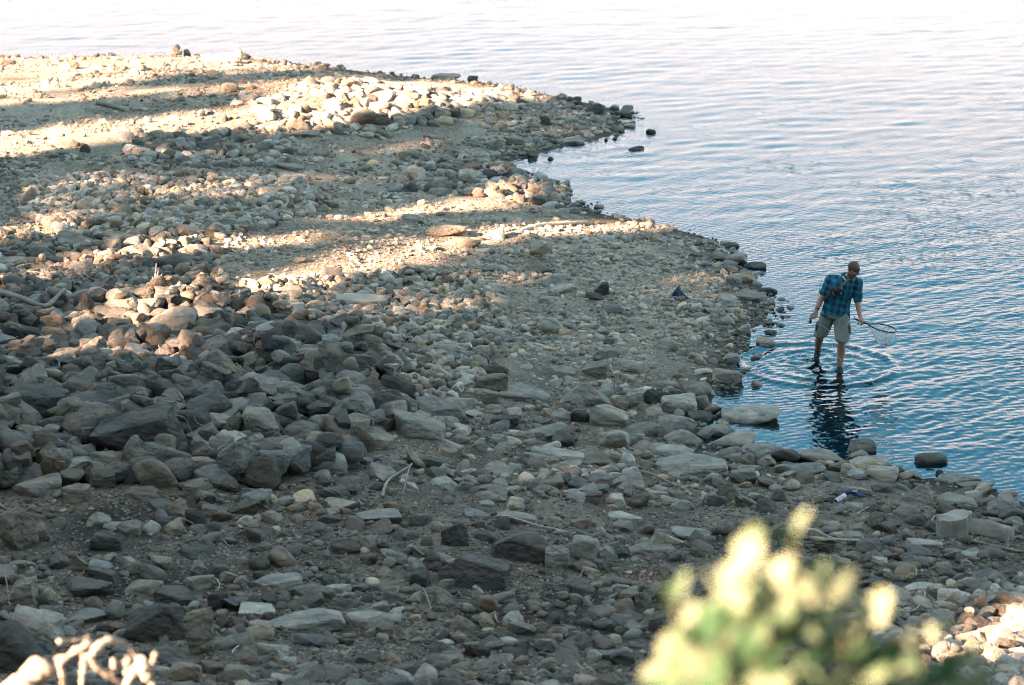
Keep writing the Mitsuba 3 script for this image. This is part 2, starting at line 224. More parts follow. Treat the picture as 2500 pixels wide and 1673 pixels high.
    (-2.5, 38.14, np.float64(0.23), np.float64(0.19), np.float64(0.09), 'l', 'r', 'light grey rounded stone right of the pale oval boulder', 'stones in the sun-dappled cobbles left of centre'),
    (-2.37, 35.72, np.float64(0.41), np.float64(0.33), np.float64(0.24), 'b', 'r', 'dark brown boulder under the near end of the long arched pale boulder', ''),
    (-2.03, 35.68, np.float64(0.34), np.float64(0.27), np.float64(0.18), 'b', 'r', 'brownish rounded stone right of the dark brown boulder under the near', 'stones in the sun-dappled cobbles left of centre'),
    (-3.03, 36.04, np.float64(0.32), np.float64(0.26), np.float64(0.16), 'b', 'r', 'brownish rounded stone left of the dark brown boulder under the near', 'stones in the sun-dappled cobbles left of centre'),
    (-1.33, 36.37, np.float64(0.32), np.float64(0.26), np.float64(0.14), 'b', 'r', 'brownish rounded stone right of the long arched pale boulder', 'stones on the gravel in the middle of the beach'),
    (-3.42, 54.46, np.float64(0.66), np.float64(0.52), np.float64(0.28), 'b', 'r', 'big smooth brown boulder at the front of the bright far rock pile', ''),
    (-4.03, 55.31, np.float64(0.46), np.float64(0.37), np.float64(0.21), 'l', 'r', 'light grey rounded boulder above left of the big smooth brown boulder', 'boulders in the bright far rock pile'),
    (-3.06, 55.49, np.float64(0.46), np.float64(0.37), np.float64(0.19), 'l', 'r', 'light grey rounded boulder above right of the big smooth brown boulder', 'boulders in the bright far rock pile'),
    (-2.29, 57.18, np.float64(0.69), np.float64(0.58), np.float64(0.17), 'w', 'f', 'broad white slab on top of the bright far rock pile', ''),
    (-3.06, 56.25, np.float64(0.55), np.float64(0.44), np.float64(0.15), 'w', 'r', 'whitish rounded boulder left of the broad white slab on top of', 'boulders in the bright far rock pile'),
    (-1.82, 64.67, np.float64(0.92), np.float64(0.78), np.float64(0.15), 'l', 'f', 'long low pale slab at the far waterline', ''),
    (-1.06, 64.54, np.float64(0.31), np.float64(0.25), np.float64(0.11), 'd', 'r', 'lone dark stone in the water off the far shoreline', ''),
    (-1.93, 55.54, np.float64(0.38), np.float64(0.29), np.float64(0.24), 'l', 'a', 'light grey angular stone below the broad white slab on top of', 'stones in the bright far rock pile'),
    (-1.6, 55.48, np.float64(0.38), np.float64(0.29), np.float64(0.24), 'l', 'a', 'light grey angular stone below right of the broad white slab on top of', 'stones in the bright far rock pile'),
    (-2.09, 54.75, np.float64(0.29), np.float64(0.23), np.float64(0.21), 'l', 'a', 'light grey angular stone right of the big smooth brown boulder', 'stones in the bright far rock pile'),
    (-2.32, 54.7, np.float64(0.29), np.float64(0.23), np.float64(0.21), 'l', 'a', 'light grey angular stone below the long low pale slab', 'stones in the bright far rock pile'),
    (-2.03, 55.22, np.float64(0.5), np.float64(0.39), np.float64(0.19), 'b', 'a', 'brownish angular boulder below the broad white slab on top of', 'boulders in the bright far rock pile'),
    (-1.39, 55.68, np.float64(0.34), np.float64(0.26), np.float64(0.21), 'd', 'a', 'dark grey angular stone below right of the broad white slab on top of', 'stones in the bright far rock pile'),
    (-2.58, 56.25, np.float64(0.42), np.float64(0.33), np.float64(0.2), 'w', 'a', 'whitish angular boulder below left of the broad white slab on top of', 'boulders in the bright far rock pile'),
    (-3.95, 55.83, np.float64(0.34), np.float64(0.25), np.float64(0.21), 'b', 'p', 'brownish pointed stone above left of the big smooth brown boulder', 'stones in the bright far rock pile'),
    (-3.02, 54.64, np.float64(0.45), np.float64(0.35), np.float64(0.23), 'b', 'a', 'brownish angular boulder right of the big smooth brown boulder', 'boulders in the bright far rock pile'),
    (-0.22, 55.99, np.float64(0.34), np.float64(0.27), np.float64(0.17), 'm', 'r', 'mid-grey rounded stone above the rusty-sided stone', 'stones at the tip of the far point'),
    (1.67, 59.19, np.float64(0.44), np.float64(0.36), np.float64(0.17), 'd', 'r', 'dark rounded boulder at the tip of the far point', ''),
    (1.98, 58.25, np.float64(0.44), np.float64(0.35), np.float64(0.21), 'd', 'r', 'dark grey rounded boulder right of the dark rounded boulder', 'boulders at the tip of the far point'),
    (2.14, 58.44, np.float64(0.26), np.float64(0.21), np.float64(0.18), 'm', 'r', 'mid-grey rounded stone right of the dark rounded boulder', 'stones at the tip of the far point'),
    (2.83, 59.17, np.float64(0.33), np.float64(0.27), np.float64(0.14), 'b', 'r', 'flat-bottomed stone in the water just off the far tip', ''),
    (2.72, 58.05, np.float64(0.39), np.float64(0.31), np.float64(0.15), 'd', 'r', 'dark grey rounded stone below the flat-bottomed stone', 'stones at the tip of the far point'),
    (2.77, 57.15, np.float64(0.34), np.float64(0.29), np.float64(0.11), 'w', 'f', 'white slab awash off the far tip, nearer than the dark stones', ''),
    (2.49, 58.99, np.float64(0.22), np.float64(0.18), np.float64(0.13), 'd', 'r', 'dark grey rounded stone left of the flat-bottomed stone', 'stones at the tip of the far point'),
    (1.64, 61.11, np.float64(0.28), np.float64(0.22), np.float64(0.08), 'd', 'r', 'dark grey rounded stone above the dark rounded boulder', 'stones at the tip of the far point'),
    (3.25, 55.9, np.float64(0.27), np.float64(0.22), np.float64(0.09), 'd', 'r', 'lone stone in open water right of the far tip', ''),
    (2.77, 53.6, np.float64(0.45), np.float64(0.38), np.float64(0.07), 'd', 'f', 'long low rock awash in the bay, with a small wake beside it', ''),
    (0.84, 52.38, np.float64(0.17), np.float64(0.13), np.float64(0.07), 'd', 'r', 'dark grey rounded stone right of the rusty-sided stone', 'stones around the small far inlet'),
    (2.35, 54.99, np.float64(0.15), np.float64(0.12), np.float64(0.06), 'd', 'r', 'dark grey rounded stone above left of the long low rock awash', 'stones at the tip of the far point'),
    (2.16, 54.82, np.float64(0.11), np.float64(0.09), np.float64(0.06), 'd', 'r', 'dark grey rounded stone left of the long low rock awash', 'stones at the tip of the far point'),
    (0.07, 53.72, np.float64(0.45), np.float64(0.35), np.float64(0.19), 'm', 'a', 'mid-grey angular boulder above left of the rusty-sided stone', 'boulders at the tip of the far point'),
    (-0.37, 53.24, np.float64(0.4), np.float64(0.31), np.float64(0.23), 'm', 'a', 'mid-grey angular stone left of the rusty-sided stone', 'stones at the tip of the far point'),
    (0.47, 52.81, np.float64(0.24), np.float64(0.19), np.float64(0.17), 'b', 'r', 'rusty-sided stone at the waterline of the middle bay', ''),
    (1.36, 54.52, np.float64(0.62), np.float64(0.47), np.float64(0.1), 'l', 'f', 'flat pale slab lying along the waterline of the far point', ''),
    (-0.38, 52.52, np.float64(0.28), np.float64(0.22), np.float64(0.12), 'l', 'r', 'light grey rounded stone left of the rusty-sided stone', 'stones around the small far inlet'),
    (0.26, 58.18, np.float64(0.31), np.float64(0.25), np.float64(0.14), 'd', 'r', 'dark grey rounded stone left of the dark rounded boulder', 'stones at the tip of the far point'),
    (-0.58, 54.99, np.float64(0.21), np.float64(0.17), np.float64(0.09), 'l', 'r', 'light grey rounded stone above left of the rusty-sided stone', 'stones in the bright far rock pile'),
    (0.51, 55.44, np.float64(0.38), np.float64(0.3), np.float64(0.14), 'm', 'r', 'mid-grey rounded stone left of the flat pale slab', 'stones at the tip of the far point'),
    (0.77, 55.83, np.float64(0.25), np.float64(0.18), np.float64(0.22), 'd', 'u', 'dark grey upright stone above left of the flat pale slab', 'stones at the tip of the far point'),
    (0.4, 56.06, np.float64(0.21), np.float64(0.17), np.float64(0.1), 'l', 'r', 'light grey rounded stone above the rusty-sided stone', 'stones at the tip of the far point'),
    (-2.06, 47.89, np.float64(0.36), np.float64(0.27), np.float64(0.19), 'd', 'p', 'dark pointed rock left of the small inlet', ''),
    (-0.89, 50.65, np.float64(0.57), np.float64(0.45), np.float64(0.23), 'd', 'a', 'dark grey angular boulder left of the pale upright stone', 'boulders around the small far inlet'),
    (-0.63, 49.61, np.float64(0.24), np.float64(0.2), np.float64(0.15), 'b', 'r', 'brownish rounded stone left of the pale upright stone', 'stones around the small far inlet'),
    (-0.47, 50.07, np.float64(0.34), np.float64(0.27), np.float64(0.18), 'd', 'r', 'dark grey rounded stone left of the pale upright stone', 'stones around the small far inlet'),
    (0.08, 49.74, np.float64(0.19), np.float64(0.13), np.float64(0.24), 'l', 'u', 'pale upright stone on the spit beside the small inlet', ''),
    (-0.49, 48.78, np.float64(0.19), np.float64(0.15), np.float64(0.14), 'l', 'r', 'light grey rounded stone left of the pale upright stone', 'stones around the small far inlet'),
    (-0.02, 48.61, np.float64(0.17), np.float64(0.12), np.float64(0.23), 'l', 'u', 'light grey upright stone below the pale upright stone', 'stones around the small far inlet'),
    (0.51, 48.67, np.float64(0.3), np.float64(0.24), np.float64(0.12), 'w', 'r', 'whitish rounded stone left of the white stone', 'stones around the small far inlet'),
    (0.73, 48.98, np.float64(0.22), np.float64(0.18), np.float64(0.12), 'w', 'r', 'white stone at the tip of the small spit', ''),
    (0.52, 46.8, np.float64(0.28), np.float64(0.22), np.float64(0.17), 'd', 'a', 'dark grey angular stone below the white stone', 'stones around the small far inlet'),
    (0.9, 47.82, np.float64(0.16), np.float64(0.13), np.float64(0.07), 'd', 'r', 'dark grey rounded stone below right of the white stone', 'stones around the small far inlet'),
    (1.72, 46.93, np.float64(0.23), np.float64(0.2), np.float64(0.06), 'b', 'f', 'small brown rock awash near the middle shoreline', ''),
    (0.99, 45.52, np.float64(0.21), np.float64(0.15), np.float64(0.18), 'w', 'u', 'whitish upright stone left of the small brown rock awash', 'stones on the gravel in the middle of the beach'),
    (-3.3, 48.44, np.float64(0.22), np.float64(0.18), np.float64(0.11), 'b', 'r', 'brownish rounded stone left of the dark pointed rock', 'stones on the far middle beach'),
    (-2.38, 47.91, np.float64(0.33), np.float64(0.26), np.float64(0.1), 'm', 'r', 'mid-grey rounded stone left of the dark pointed rock', 'stones on the far middle beach'),
    (-2.42, 50.97, np.float64(0.23), np.float64(0.19), np.float64(0.14), 'm', 'r', 'mid-grey rounded stone above the dark pointed rock', 'stones on the far middle beach'),
    (-1.38, 49.78, np.float64(0.56), np.float64(0.48), np.float64(0.09), 'm', 'f', 'mid-grey flat boulder right of the dark pointed rock', 'boulders around the small far inlet'),
    (-0.93, 48.38, np.float64(0.29), np.float64(0.23), np.float64(0.14), 'm', 'a', 'mid-grey angular stone left of the pale upright stone', 'stones around the small far inlet'),
    (-11.48, 62.39, np.float64(0.57), np.float64(0.45), np.float64(0.2), 'y', 'a', 'ochre block standing on the far sunlit strip, upper left', ''),
    (-9.34, 69.43, np.float64(0.22), np.float64(0.18), np.float64(0.19), 'y', 'r', 'single ochre stone beside the two-stone stack on the far shore', ''),
    (-6.81, 57.76, np.float64(0.27), np.float64(0.21), np.float64(0.21), 'w', 'a', 'white block alone on the far sunlit flat', ''),
    (-6.6, 56.45, np.float64(0.4), np.float64(0.32), np.float64(0.19), 'b', 'r', 'brown rock just in front of the white block on the far flat', ''),
    (-6.13, 56.53, np.float64(0.28), np.float64(0.22), np.float64(0.11), 'b', 'r', 'brownish rounded stone right of the brown rock', 'stones in the bright far rock pile'),
    (-7.02, 50.94, np.float64(0.4), np.float64(0.34), np.float64(0.16), 'm', 'f', 'mid-grey flat stone above right of the small yellow lit stone before the', 'stones on the far left flats'),
    (-7.01, 49.5, np.float64(0.21), np.float64(0.17), np.float64(0.18), 'y', 'r', 'small yellow lit stone before the dark flat stones of the far left', ''),
    (-6.86, 50.22, np.float64(0.32), np.float64(0.26), np.float64(0.12), 'w', 'r', 'whitish rounded stone right of the small yellow lit stone before the', 'stones in the shaded patch of stones at far left'),
    (-6.6, 51.48, np.float64(0.73), np.float64(0.62), np.float64(0.12), 'd', 'f', 'dark grey flat boulder right of the small yellow lit stone before the', 'boulders on the far left flats'),
    (-7.39, 50.45, np.float64(0.61), np.float64(0.52), np.float64(0.2), 'd', 'f', 'dark grey flat boulder above left of the small yellow lit stone before the', 'boulders on the far left flats'),
    (-7.31, 52.08, np.float64(0.3), np.float64(0.24), np.float64(0.15), 'm', 'r', 'mid-grey rounded stone above the small yellow lit stone before the', 'stones on the far left flats'),
    (-9.52, 62.12, np.float64(0.22), np.float64(0.18), np.float64(0.15), 'w', 'r', 'whitish rounded stone left of the single ochre stone', 'stones on the far sunlit shore strip'),
    (-8.79, 62.65, np.float64(0.2), np.float64(0.14), np.float64(0.18), 'l', 'u', 'light grey upright stone below left of the single ochre stone', 'stones on the far sunlit shore strip'),
    (-9.17, 50.17, np.float64(0.29), np.float64(0.23), np.float64(0.14), 'b', 'r', 'brownish rounded stone left of the small yellow lit stone before the', 'stones on the far left flats'),
    (-8.82, 49.38, np.float64(0.23), np.float64(0.18), np.float64(0.18), 'd', 'a', 'dark grey angular stone left of the small yellow lit stone before the', 'stones on the far left flats'),
    (-5.24, 51.82, np.float64(0.3), np.float64(0.24), np.float64(0.16), 'l', 'r', 'light grey rounded stone below the brown rock', 'stones on the far middle beach'),
    (-4.08, 51.41, np.float64(0.33), np.float64(0.26), np.float64(0.14), 'l', 'r', 'light grey rounded stone below left of the big smooth brown boulder', 'stones on the far middle beach'),
    (-4.61, 53.15, np.float64(0.64), np.float64(0.55), np.float64(0.1), 'm', 'f', 'mid-grey flat boulder left of the big smooth brown boulder', 'boulders on the far middle beach'),
    (-4.61, 49.78, np.float64(0.6), np.float64(0.51), np.float64(0.13), 'm', 'f', 'mid-grey flat boulder below left of the big smooth brown boulder', 'boulders on the far middle beach'),
    (-4.48, 48.39, np.float64(0.73), np.float64(0.52), np.float64(0.12), 'l', 'f', 'light grey flat boulder below left of the big smooth brown boulder', 'boulders on the far middle beach'),
    (-3.85, 48.84, np.float64(0.66), np.float64(0.56), np.float64(0.11), 'b', 'f', 'brownish flat boulder left of the dark pointed rock', 'boulders on the far middle beach'),
    (-8.73, 45.53, np.float64(0.33), np.float64(0.26), np.float64(0.12), 'l', 'r', 'light grey rounded stone above the pale angular rock', 'stones on the far middle beach'),
    (-8.47, 44.95, np.float64(0.29), np.float64(0.23), np.float64(0.14), 'b', 'r', 'brownish rounded stone above the pale angular rock', 'stones on the far middle beach'),
    (-8.16, 44.78, np.float64(0.35), np.float64(0.28), np.float64(0.13), 'l', 'a', 'light grey angular stone above the pale angular rock', 'stones on the far middle beach'),
    (-4.1, 55.32, np.float64(0.43), np.float64(0.34), np.float64(0.2), 'l', 'a', 'light grey angular boulder above left of the big smooth brown boulder', 'boulders in the bright far rock pile'),
    (-4.79, 53.74, np.float64(0.57), np.float64(0.46), np.float64(0.18), 'b', 'r', 'brownish rounded boulder left of the big smooth brown boulder', 'boulders in the bright far rock pile'),
    (-5.51, 54.05, np.float64(0.42), np.float64(0.33), np.float64(0.22), 'l', 'a', 'light grey angular boulder below right of the brown rock', 'boulders in the bright far rock pile'),
    (-4.94, 54.75, np.float64(0.35), np.float64(0.27), np.float64(0.19), 'l', 'a', 'light grey angular stone left of the big smooth brown boulder', 'stones in the bright far rock pile'),
    (-5.42, 55.61, np.float64(0.39), np.float64(0.32), np.float64(0.19), 'w', 'r', 'whitish rounded stone right of the brown rock', 'stones in the bright far rock pile'),
    (-6.45, 53.88, np.float64(0.17), np.float64(0.14), np.float64(0.15), 'd', 'r', 'dark grey rounded stone below the brown rock', 'stones on the far left flats'),
    (-13.61, 65.24, np.float64(0.42), np.float64(0.33), np.float64(0.14), 'b', 'r', 'brownish rounded boulder left of the single ochre stone', 'boulders on the far sunlit shore strip'),
    (-1.99, 32.03, np.float64(0.58), np.float64(0.45), np.float64(0.38), 'd', 'a', 'dark many-sided boulder at the left of the mid-beach cobbles', ''),
    (1.03, 32.17, np.float64(0.75), np.float64(0.56), np.float64(0.29), 'm', 'p', 'large peaked pale boulder in the middle of the shore rocks', ''),
    (0.84, 32.03, np.float64(0.32), np.float64(0.25), np.float64(0.14), 'm', 'a', 'mid-grey angular stone below left of the large peaked pale boulder', 'stones in the rock field at the centre'),
    (1.31, 31.42, np.float64(0.54), np.float64(0.43), np.float64(0.26), 'l', 'r', 'rounded pale boulder in front of the large peaked boulder', ''),
    (1.3, 30.28, np.float64(0.47), np.float64(0.36), np.float64(0.24), 'l', 'a', 'squarish pale boulder with a pitted top, in front of the rounded pale boulder', ''),
    (1.59, 30.47, np.float64(0.3), np.float64(0.24), np.float64(0.16), 'l', 'r', 'light grey rounded stone right of the squarish pale boulder', 'stones in the rock field at the centre'),
    (0.2, 32.37, np.float64(0.73), np.float64(0.62), np.float64(0.12), 'm', 'f', 'mid-grey flat boulder right of the dark brown angular boulder', 'boulders in the rock field at the centre'),
    (-0.33, 31.82, np.float64(0.37), np.float64(0.29), np.float64(0.19), 'm', 'a', 'mid-grey angular stone below the dark brown angular boulder', 'stones in the rock field at the centre'),
    (-0.93, 30.62, np.float64(0.66), np.float64(0.52), np.float64(0.2), 'm', 'a', 'flat-topped block left of centre with a shaded front face', ''),
    (-1.22, 29.39, np.float64(0.74), np.float64(0.58), np.float64(0.25), 'm', 'a', 'wedge boulder with a bright right-hand face, left of centre', ''),
    (-1.53, 30.65, np.float64(0.61), np.float64(0.47), np.float64(0.19), 'm', 'a', 'mid-grey angular boulder above the wedge boulder', 'boulders in the rock field at the centre'),
    (-0.22, 33.34, np.float64(0.33), np.float64(0.26), np.float64(0.19), 'b', 'a', 'brownish angular stone above the dark brown angular boulder', 'stones in the rock field at the centre'),
    (-0.26, 32.41, np.float64(0.44), np.float64(0.34), np.float64(0.24), 'b', 'a', 'dark brown angular boulder with a lighter split face, upper middle', ''),
    (0.62, 36.2, np.float64(0.37), np.float64(0.3), np.float64(0.22), 'l', 'r', 'pale rounded boulder standing out among middle cobbles', ''),
    (-1.77, 29.77, np.float64(0.51), np.float64(0.4), np.float64(0.12), 'm', 'a', 'mid-grey angular boulder left of the wedge boulder', 'boulders at the right end of the dark boulder heap'),
    (-1.7, 28.54, np.float64(0.54), np.float64(0.42), np.float64(0.17), 'm', 'a', 'mid-grey angular boulder right of the rounded boulder', 'boulders at the right end of the dark boulder heap'),
    (-0.76, 28.82, np.float64(0.31), np.float64(0.25), np.float64(0.18), 'l', 'a', 'light grey angular stone below right of the wedge boulder', 'stones in the rock field at the centre'),
    (-0.4, 29.21, np.float64(0.23), np.float64(0.16), np.float64(0.2), 'l', 'u', 'light grey upright stone below right of the flat-topped block', 'stones in the rock field at the centre'),
    (-0.08, 30.65, np.float64(0.39), np.float64(0.3), np.float64(0.16), 'd', 'a', 'dark grey angular stone below the dark brown angular boulder', 'stones in the rock field at the centre'),
    (-0.8, 30.26, np.float64(0.27), np.float64(0.22), np.float64(0.12), 'l', 'r', 'light grey rounded stone below the flat-topped block', 'stones in the rock field at the centre'),
    (0.66, 30.12, np.float64(0.31), np.float64(0.25), np.float64(0.18), 'd', 'r', 'dark grey rounded stone left of the squarish pale boulder', 'stones in the rock field at the centre'),
    (0.38, 30.38, np.float64(0.55), np.float64(0.43), np.float64(0.14), 'm', 'a', 'mid-grey angular boulder left of the squarish pale boulder', 'boulders in the rock field at the centre'),
    (0.58, 29.43, np.float64(0.67), np.float64(0.37), np.float64(0.11), 'l', 'f', 'light grey flat boulder left of the squarish pale boulder', 'boulders in the rock field at the centre'),
    (0.66, 28.97, np.float64(0.45), np.float64(0.35), np.float64(0.07), 'm', 'a', 'mid-grey angular boulder below left of the squarish pale boulder', 'boulders in the rock field at the centre'),
    (1.09, 29.41, np.float64(0.53), np.float64(0.42), np.float64(0.12), 'b', 'a', 'brownish angular boulder below the squarish pale boulder', 'boulders in the rock field at the centre'),
    (1.72, 31.1, np.float64(0.51), np.float64(0.41), np.float64(0.12), 'm', 'r', 'mid-grey rounded boulder right of the squarish pale boulder', 'boulders among the shore rocks by the calm pool'),
    (2.31, 32.27, np.float64(0.52), np.float64(0.45), np.float64(0.21), 'l', 'f', 'tilted oval boulder leaning at the edge of the calm pool', ''),
    (1.92, 32.49, np.float64(0.24), np.float64(0.18), np.float64(0.22), 'd', 'a', 'dark grey angular stone left of the tilted oval boulder', 'stones among the shore rocks by the calm pool'),
    (2.1, 32.56, np.float64(0.35), np.float64(0.28), np.float64(0.17), 'd', 'a', 'dark grey angular stone right of the rounded pale boulder', 'stones among the shore rocks by the calm pool'),
    (2.14, 33.24, np.float64(0.51), np.float64(0.41), np.float64(0.13), 'm', 'r', 'mid-grey rounded boulder above left of the tilted oval boulder', 'boulders among the shore rocks by the calm pool'),
    (2.61, 33.07, np.float64(0.45), np.float64(0.36), np.float64(0.18), 'm', 'r', 'mid-grey rounded boulder above right of the tilted oval boulder', 'boulders among the shore rocks by the calm pool'),
    (2.6, 31.96, np.float64(0.38), np.float64(0.32), np.float64(0.11), 'd', 'f', 'dark grey flat stone below right of the tilted oval boulder', 'stones among the shore rocks by the calm pool'),
    (2.63, 32.46, np.float64(0.24), np.float64(0.19), np.float64(0.19), 'm', 'r', 'mid-grey rounded stone right of the tilted oval boulder', 'stones among the shore rocks by the calm pool'),
    (2.23, 31.45, np.float64(0.54), np.float64(0.43), np.float64(0.15), 'm', 'r', 'mid-grey rounded boulder below the tilted oval boulder', 'boulders among the shore rocks by the calm pool'),
    (2.26, 30.8, np.float64(0.5), np.float64(0.4), np.float64(0.15), 'm', 'r', 'mid-grey rounded boulder above the long pale bedrock slab running down', 'boulders among the shore rocks by the calm pool'),
    (3.13, 33.92, np.float64(0.46), np.float64(0.37), np.float64(0.19), 'l', 'r', 'pale domed boulder at the edge of the calm pool nearest the shore bulge', ''),
    (3.29, 32.07, np.float64(0.82), np.float64(0.66), np.float64(0.14), 'l', 'r', "large pale rounded boulder sitting in the calm pool left of the man's reflection", ''),
    (2.8, 31.38, np.float64(0.54), np.float64(0.43), np.float64(0.1), 'm', 'r', 'mid-grey rounded boulder above left of the pale-topped long boulder', 'boulders among the shore rocks by the calm pool'),
    (2.93, 30.89, np.float64(0.61), np.float64(0.49), np.float64(0.13), 'l', 'r', 'pale-topped long boulder with a black shaded side, below the pool', ''),
    (3.22, 30.31, np.float64(0.47), np.float64(0.37), np.float64(0.12), 'm', 'r', 'mid-grey rounded boulder left of the dark ball-shaped boulder', 'boulders among the shore rocks by the calm pool'),
    (1.78, 33.93, np.float64(0.4), np.float64(0.32), np.float64(0.14), 'l', 'r', 'light grey rounded stone below left of the oval pale stone alone', 'stones among the shore rocks by the calm pool'),
    (0.67, 33.56, np.float64(0.51), np.float64(0.4), np.float64(0.12), 'm', 'a', 'mid-grey angular boulder above left of the large peaked pale boulder', 'boulders in the rock field at the centre'),
    (1.21, 33.57, np.float64(0.39), np.float64(0.31), np.float64(0.2), 'm', 'a', 'mid-grey angular stone above the large peaked pale boulder', 'stones in the rock field at the centre'),
    (1.44, 34.66, np.float64(0.47), np.float64(0.36), np.float64(0.12), 'm', 'a', 'mid-grey angular boulder left of the oval pale stone alone', 'boulders in the rock field at the centre'),
    (2.36, 35.44, np.float64(0.35), np.float64(0.28), np.float64(0.14), 'l', 'r', 'oval pale stone alone on the gravel near the right shore', ''),
    (2.56, 35.18, np.float64(0.19), np.float64(0.15), np.float64(0.11), 'l', 'r', 'light grey rounded stone right of the oval pale stone alone', 'stones among the shore rocks by the calm pool'),
    (0.5, 40.95, np.float64(0.42), np.float64(0.33), np.float64(0.12), 'y', 'a', 'ochre block, the upper one of two stacked on the middle beach', ''),
    (0.46, 40.22, np.float64(0.45), np.float64(0.36), np.float64(0.14), 'b', 'r', 'brown block, the lower one of two stacked on the middle beach', ''),
    (0.7, 39.26, np.float64(0.44), np.float64(0.35), np.float64(0.17), 'l', 'r', 'pale boulder right in front of the two stacked brown blocks', ''),
    (0.82, 38.77, np.float64(0.45), np.float64(0.38), np.float64(0.09), 'l', 'f', 'light grey flat boulder below the pale boulder right', 'boulders on the gravel in the middle of the beach'),
    (0.55, 37.9, np.float64(0.27), np.float64(0.22), np.float64(0.11), 'l', 'r', 'light grey rounded stone below the pale boulder right', 'stones on the gravel in the middle of the beach'),
    (1.46, 38.5, np.float64(0.26), np.float64(0.18), np.float64(0.2), 'd', 'u', 'dark upright rock left of the blue scrap on the gravel', ''),
    (1.57, 37.5, np.float64(0.44), np.float64(0.37), np.float64(0.09), 'd', 'f', 'dark grey flat boulder below the dark upright rock', 'boulders on the gravel in the middle of the beach'),
    (1.34, 38.25, np.float64(0.31), np.float64(0.25), np.float64(0.08), 'd', 'r', 'dark grey rounded stone below left of the dark upright rock', 'stones on the gravel in the middle of the beach'),
    (3.92, 39.04, np.float64(0.66), np.float64(0.56), np.float64(0.13), 'm', 'f', 'wide flat boulder at the shore bulge left of the man', ''),
    (3.56, 38.44, np.float64(0.38), np.float64(0.3), np.float64(0.16), 'l', 'a', 'light grey angular stone left of the wide flat boulder', 'stones along the right shore near the man'),
    (3.99, 41.94, np.float64(0.37), np.float64(0.3), np.float64(0.15), 'l', 'r', 'domed stone at the waterline above the shore bulge', ''),
    (4.27, 41.56, np.float64(0.43), np.float64(0.34), np.float64(0.09), 'd', 'r', 'flat dark stone in the water beside the domed waterline stone', ''),
    (3.93, 40.45, np.float64(0.58), np.float64(0.49), np.float64(0.12), 'y', 'f', 'ochre flat boulder below left of the flat dark stone', 'boulders along the right shore near the man'),
    (3.7, 42.2, np.float64(0.38), np.float64(0.3), np.float64(0.09), 'm', 'r', 'mid-grey rounded stone left of the domed stone', 'stones along the right shore near the man'),
    (3.63, 36.88, np.float64(0.26), np.float64(0.21), np.float64(0.12), 'l', 'r', 'light grey rounded stone below the wide flat boulder', 'stones along the right shore near the man'),
    (3.9, 35.98, np.float64(0.27), np.float64(0.23), np.float64(0.04), 'd', 'f', 'dark grey flat stone above right of the pale domed boulder', 'stones along the right shore near the man'),
    (3.27, 37.78, np.float64(0.34), np.float64(0.26), np.float64(0.08), 'm', 'a', 'mid-grey angular stone below left of the wide flat boulder', 'stones along the right shore near the man'),
    (2.07, 30.09, np.float64(0.6), np.float64(0.51), np.float64(0.11), 'l', 'f', 'light grey flat boulder above left of the long pale bedrock slab running down', 'boulders among the shore rocks by the calm pool'),
    (2.28, 29.37, np.float64(0.93), np.float64(0.79), np.float64(0.16), 'l', 'f', 'long pale bedrock slab running down to the right from the shore rocks', ''),
    (2.88, 28.82, np.float64(0.32), np.float64(0.25), np.float64(0.17), 'm', 'a', 'mid-grey angular stone right of the long pale bedrock slab running down', 'stones among the shore rocks by the calm pool'),
    (2.49, 28.77, np.float64(0.31), np.float64(0.25), np.float64(0.14), 'm', 'r', 'mid-grey rounded stone below right of the long pale bedrock slab running down', 'stones among the shore rocks by the calm pool'),
    (-1.03, 28.11, np.float64(0.28), np.float64(0.22), np.float64(0.15), 'd', 'a', 'dark grey angular stone below the wedge boulder', 'stones in the rock field at the centre'),
    (-1.51, 34.11, np.float64(0.34), np.float64(0.27), np.float64(0.15), 'b', 'r', 'brownish rounded stone above right of the dark many-sided boulder', 'stones on the gravel in the middle of the beach'),
    (-0.26, 35.27, np.float64(0.35), np.float64(0.27), np.float64(0.13), 'm', 'a', 'mid-grey angular stone left of the pale rounded boulder', 'stones on the gravel in the middle of the beach'),
    (-0.92, 34.06, np.float64(0.46), np.float64(0.37), np.float64(0.13), 'm', 'r', 'mid-grey rounded boulder above left of the dark brown angular boulder', 'boulders in the rock field at the centre'),
    (-1.33, 33.66, np.float64(0.48), np.float64(0.38), np.float64(0.12), 'm', 'a', 'mid-grey angular boulder right of the dark many-sided boulder', 'boulders in the rock field at the centre'),
    (-1.64, 32.53, np.float64(0.29), np.float64(0.21), np.float64(0.24), 'd', 'u', 'dark grey upright stone right of the dark many-sided boulder', 'stones in the rock field at the centre'),
    (0.91, 31.43, np.float64(0.26), np.float64(0.21), np.float64(0.16), 'd', 'r', 'dark grey rounded stone left of the rounded pale boulder', 'stones in the rock field at the centre'),
    (4.91, 28.0, np.float64(0.5), np.float64(0.37), np.float64(0.2), 'm', 'p', 'peaked boulder with a dark hollow under it, near the right shore', ''),
    (5.42, 28.04, np.float64(0.48), np.float64(0.4), np.float64(0.09), 'm', 'f', 'mid-grey flat boulder right of the peaked boulder', 'boulders on the near right shore'),
    (5.42, 30.04, np.float64(0.42), np.float64(0.34), np.float64(0.11), 'd', 'r', 'dark rounded boulder alone in the water, lower right', ''),
    (5.46, 29.45, np.float64(0.11), np.float64(0.09), np.float64(0.06), 'd', 'r', 'small dark stone in the water below the lone dark boulder', ''),
    (4.62, 30.56, np.float64(0.42), np.float64(0.33), np.float64(0.15), 'm', 'r', "rock at the water's edge right under the man's reflection", ''),
    (4.54, 30.19, np.float64(0.3), np.float64(0.24), np.float64(0.09), 'm', 'r', 'mid-grey rounded stone right of the broad dark-sided boulder', 'stones among the shore rocks by the calm pool'),
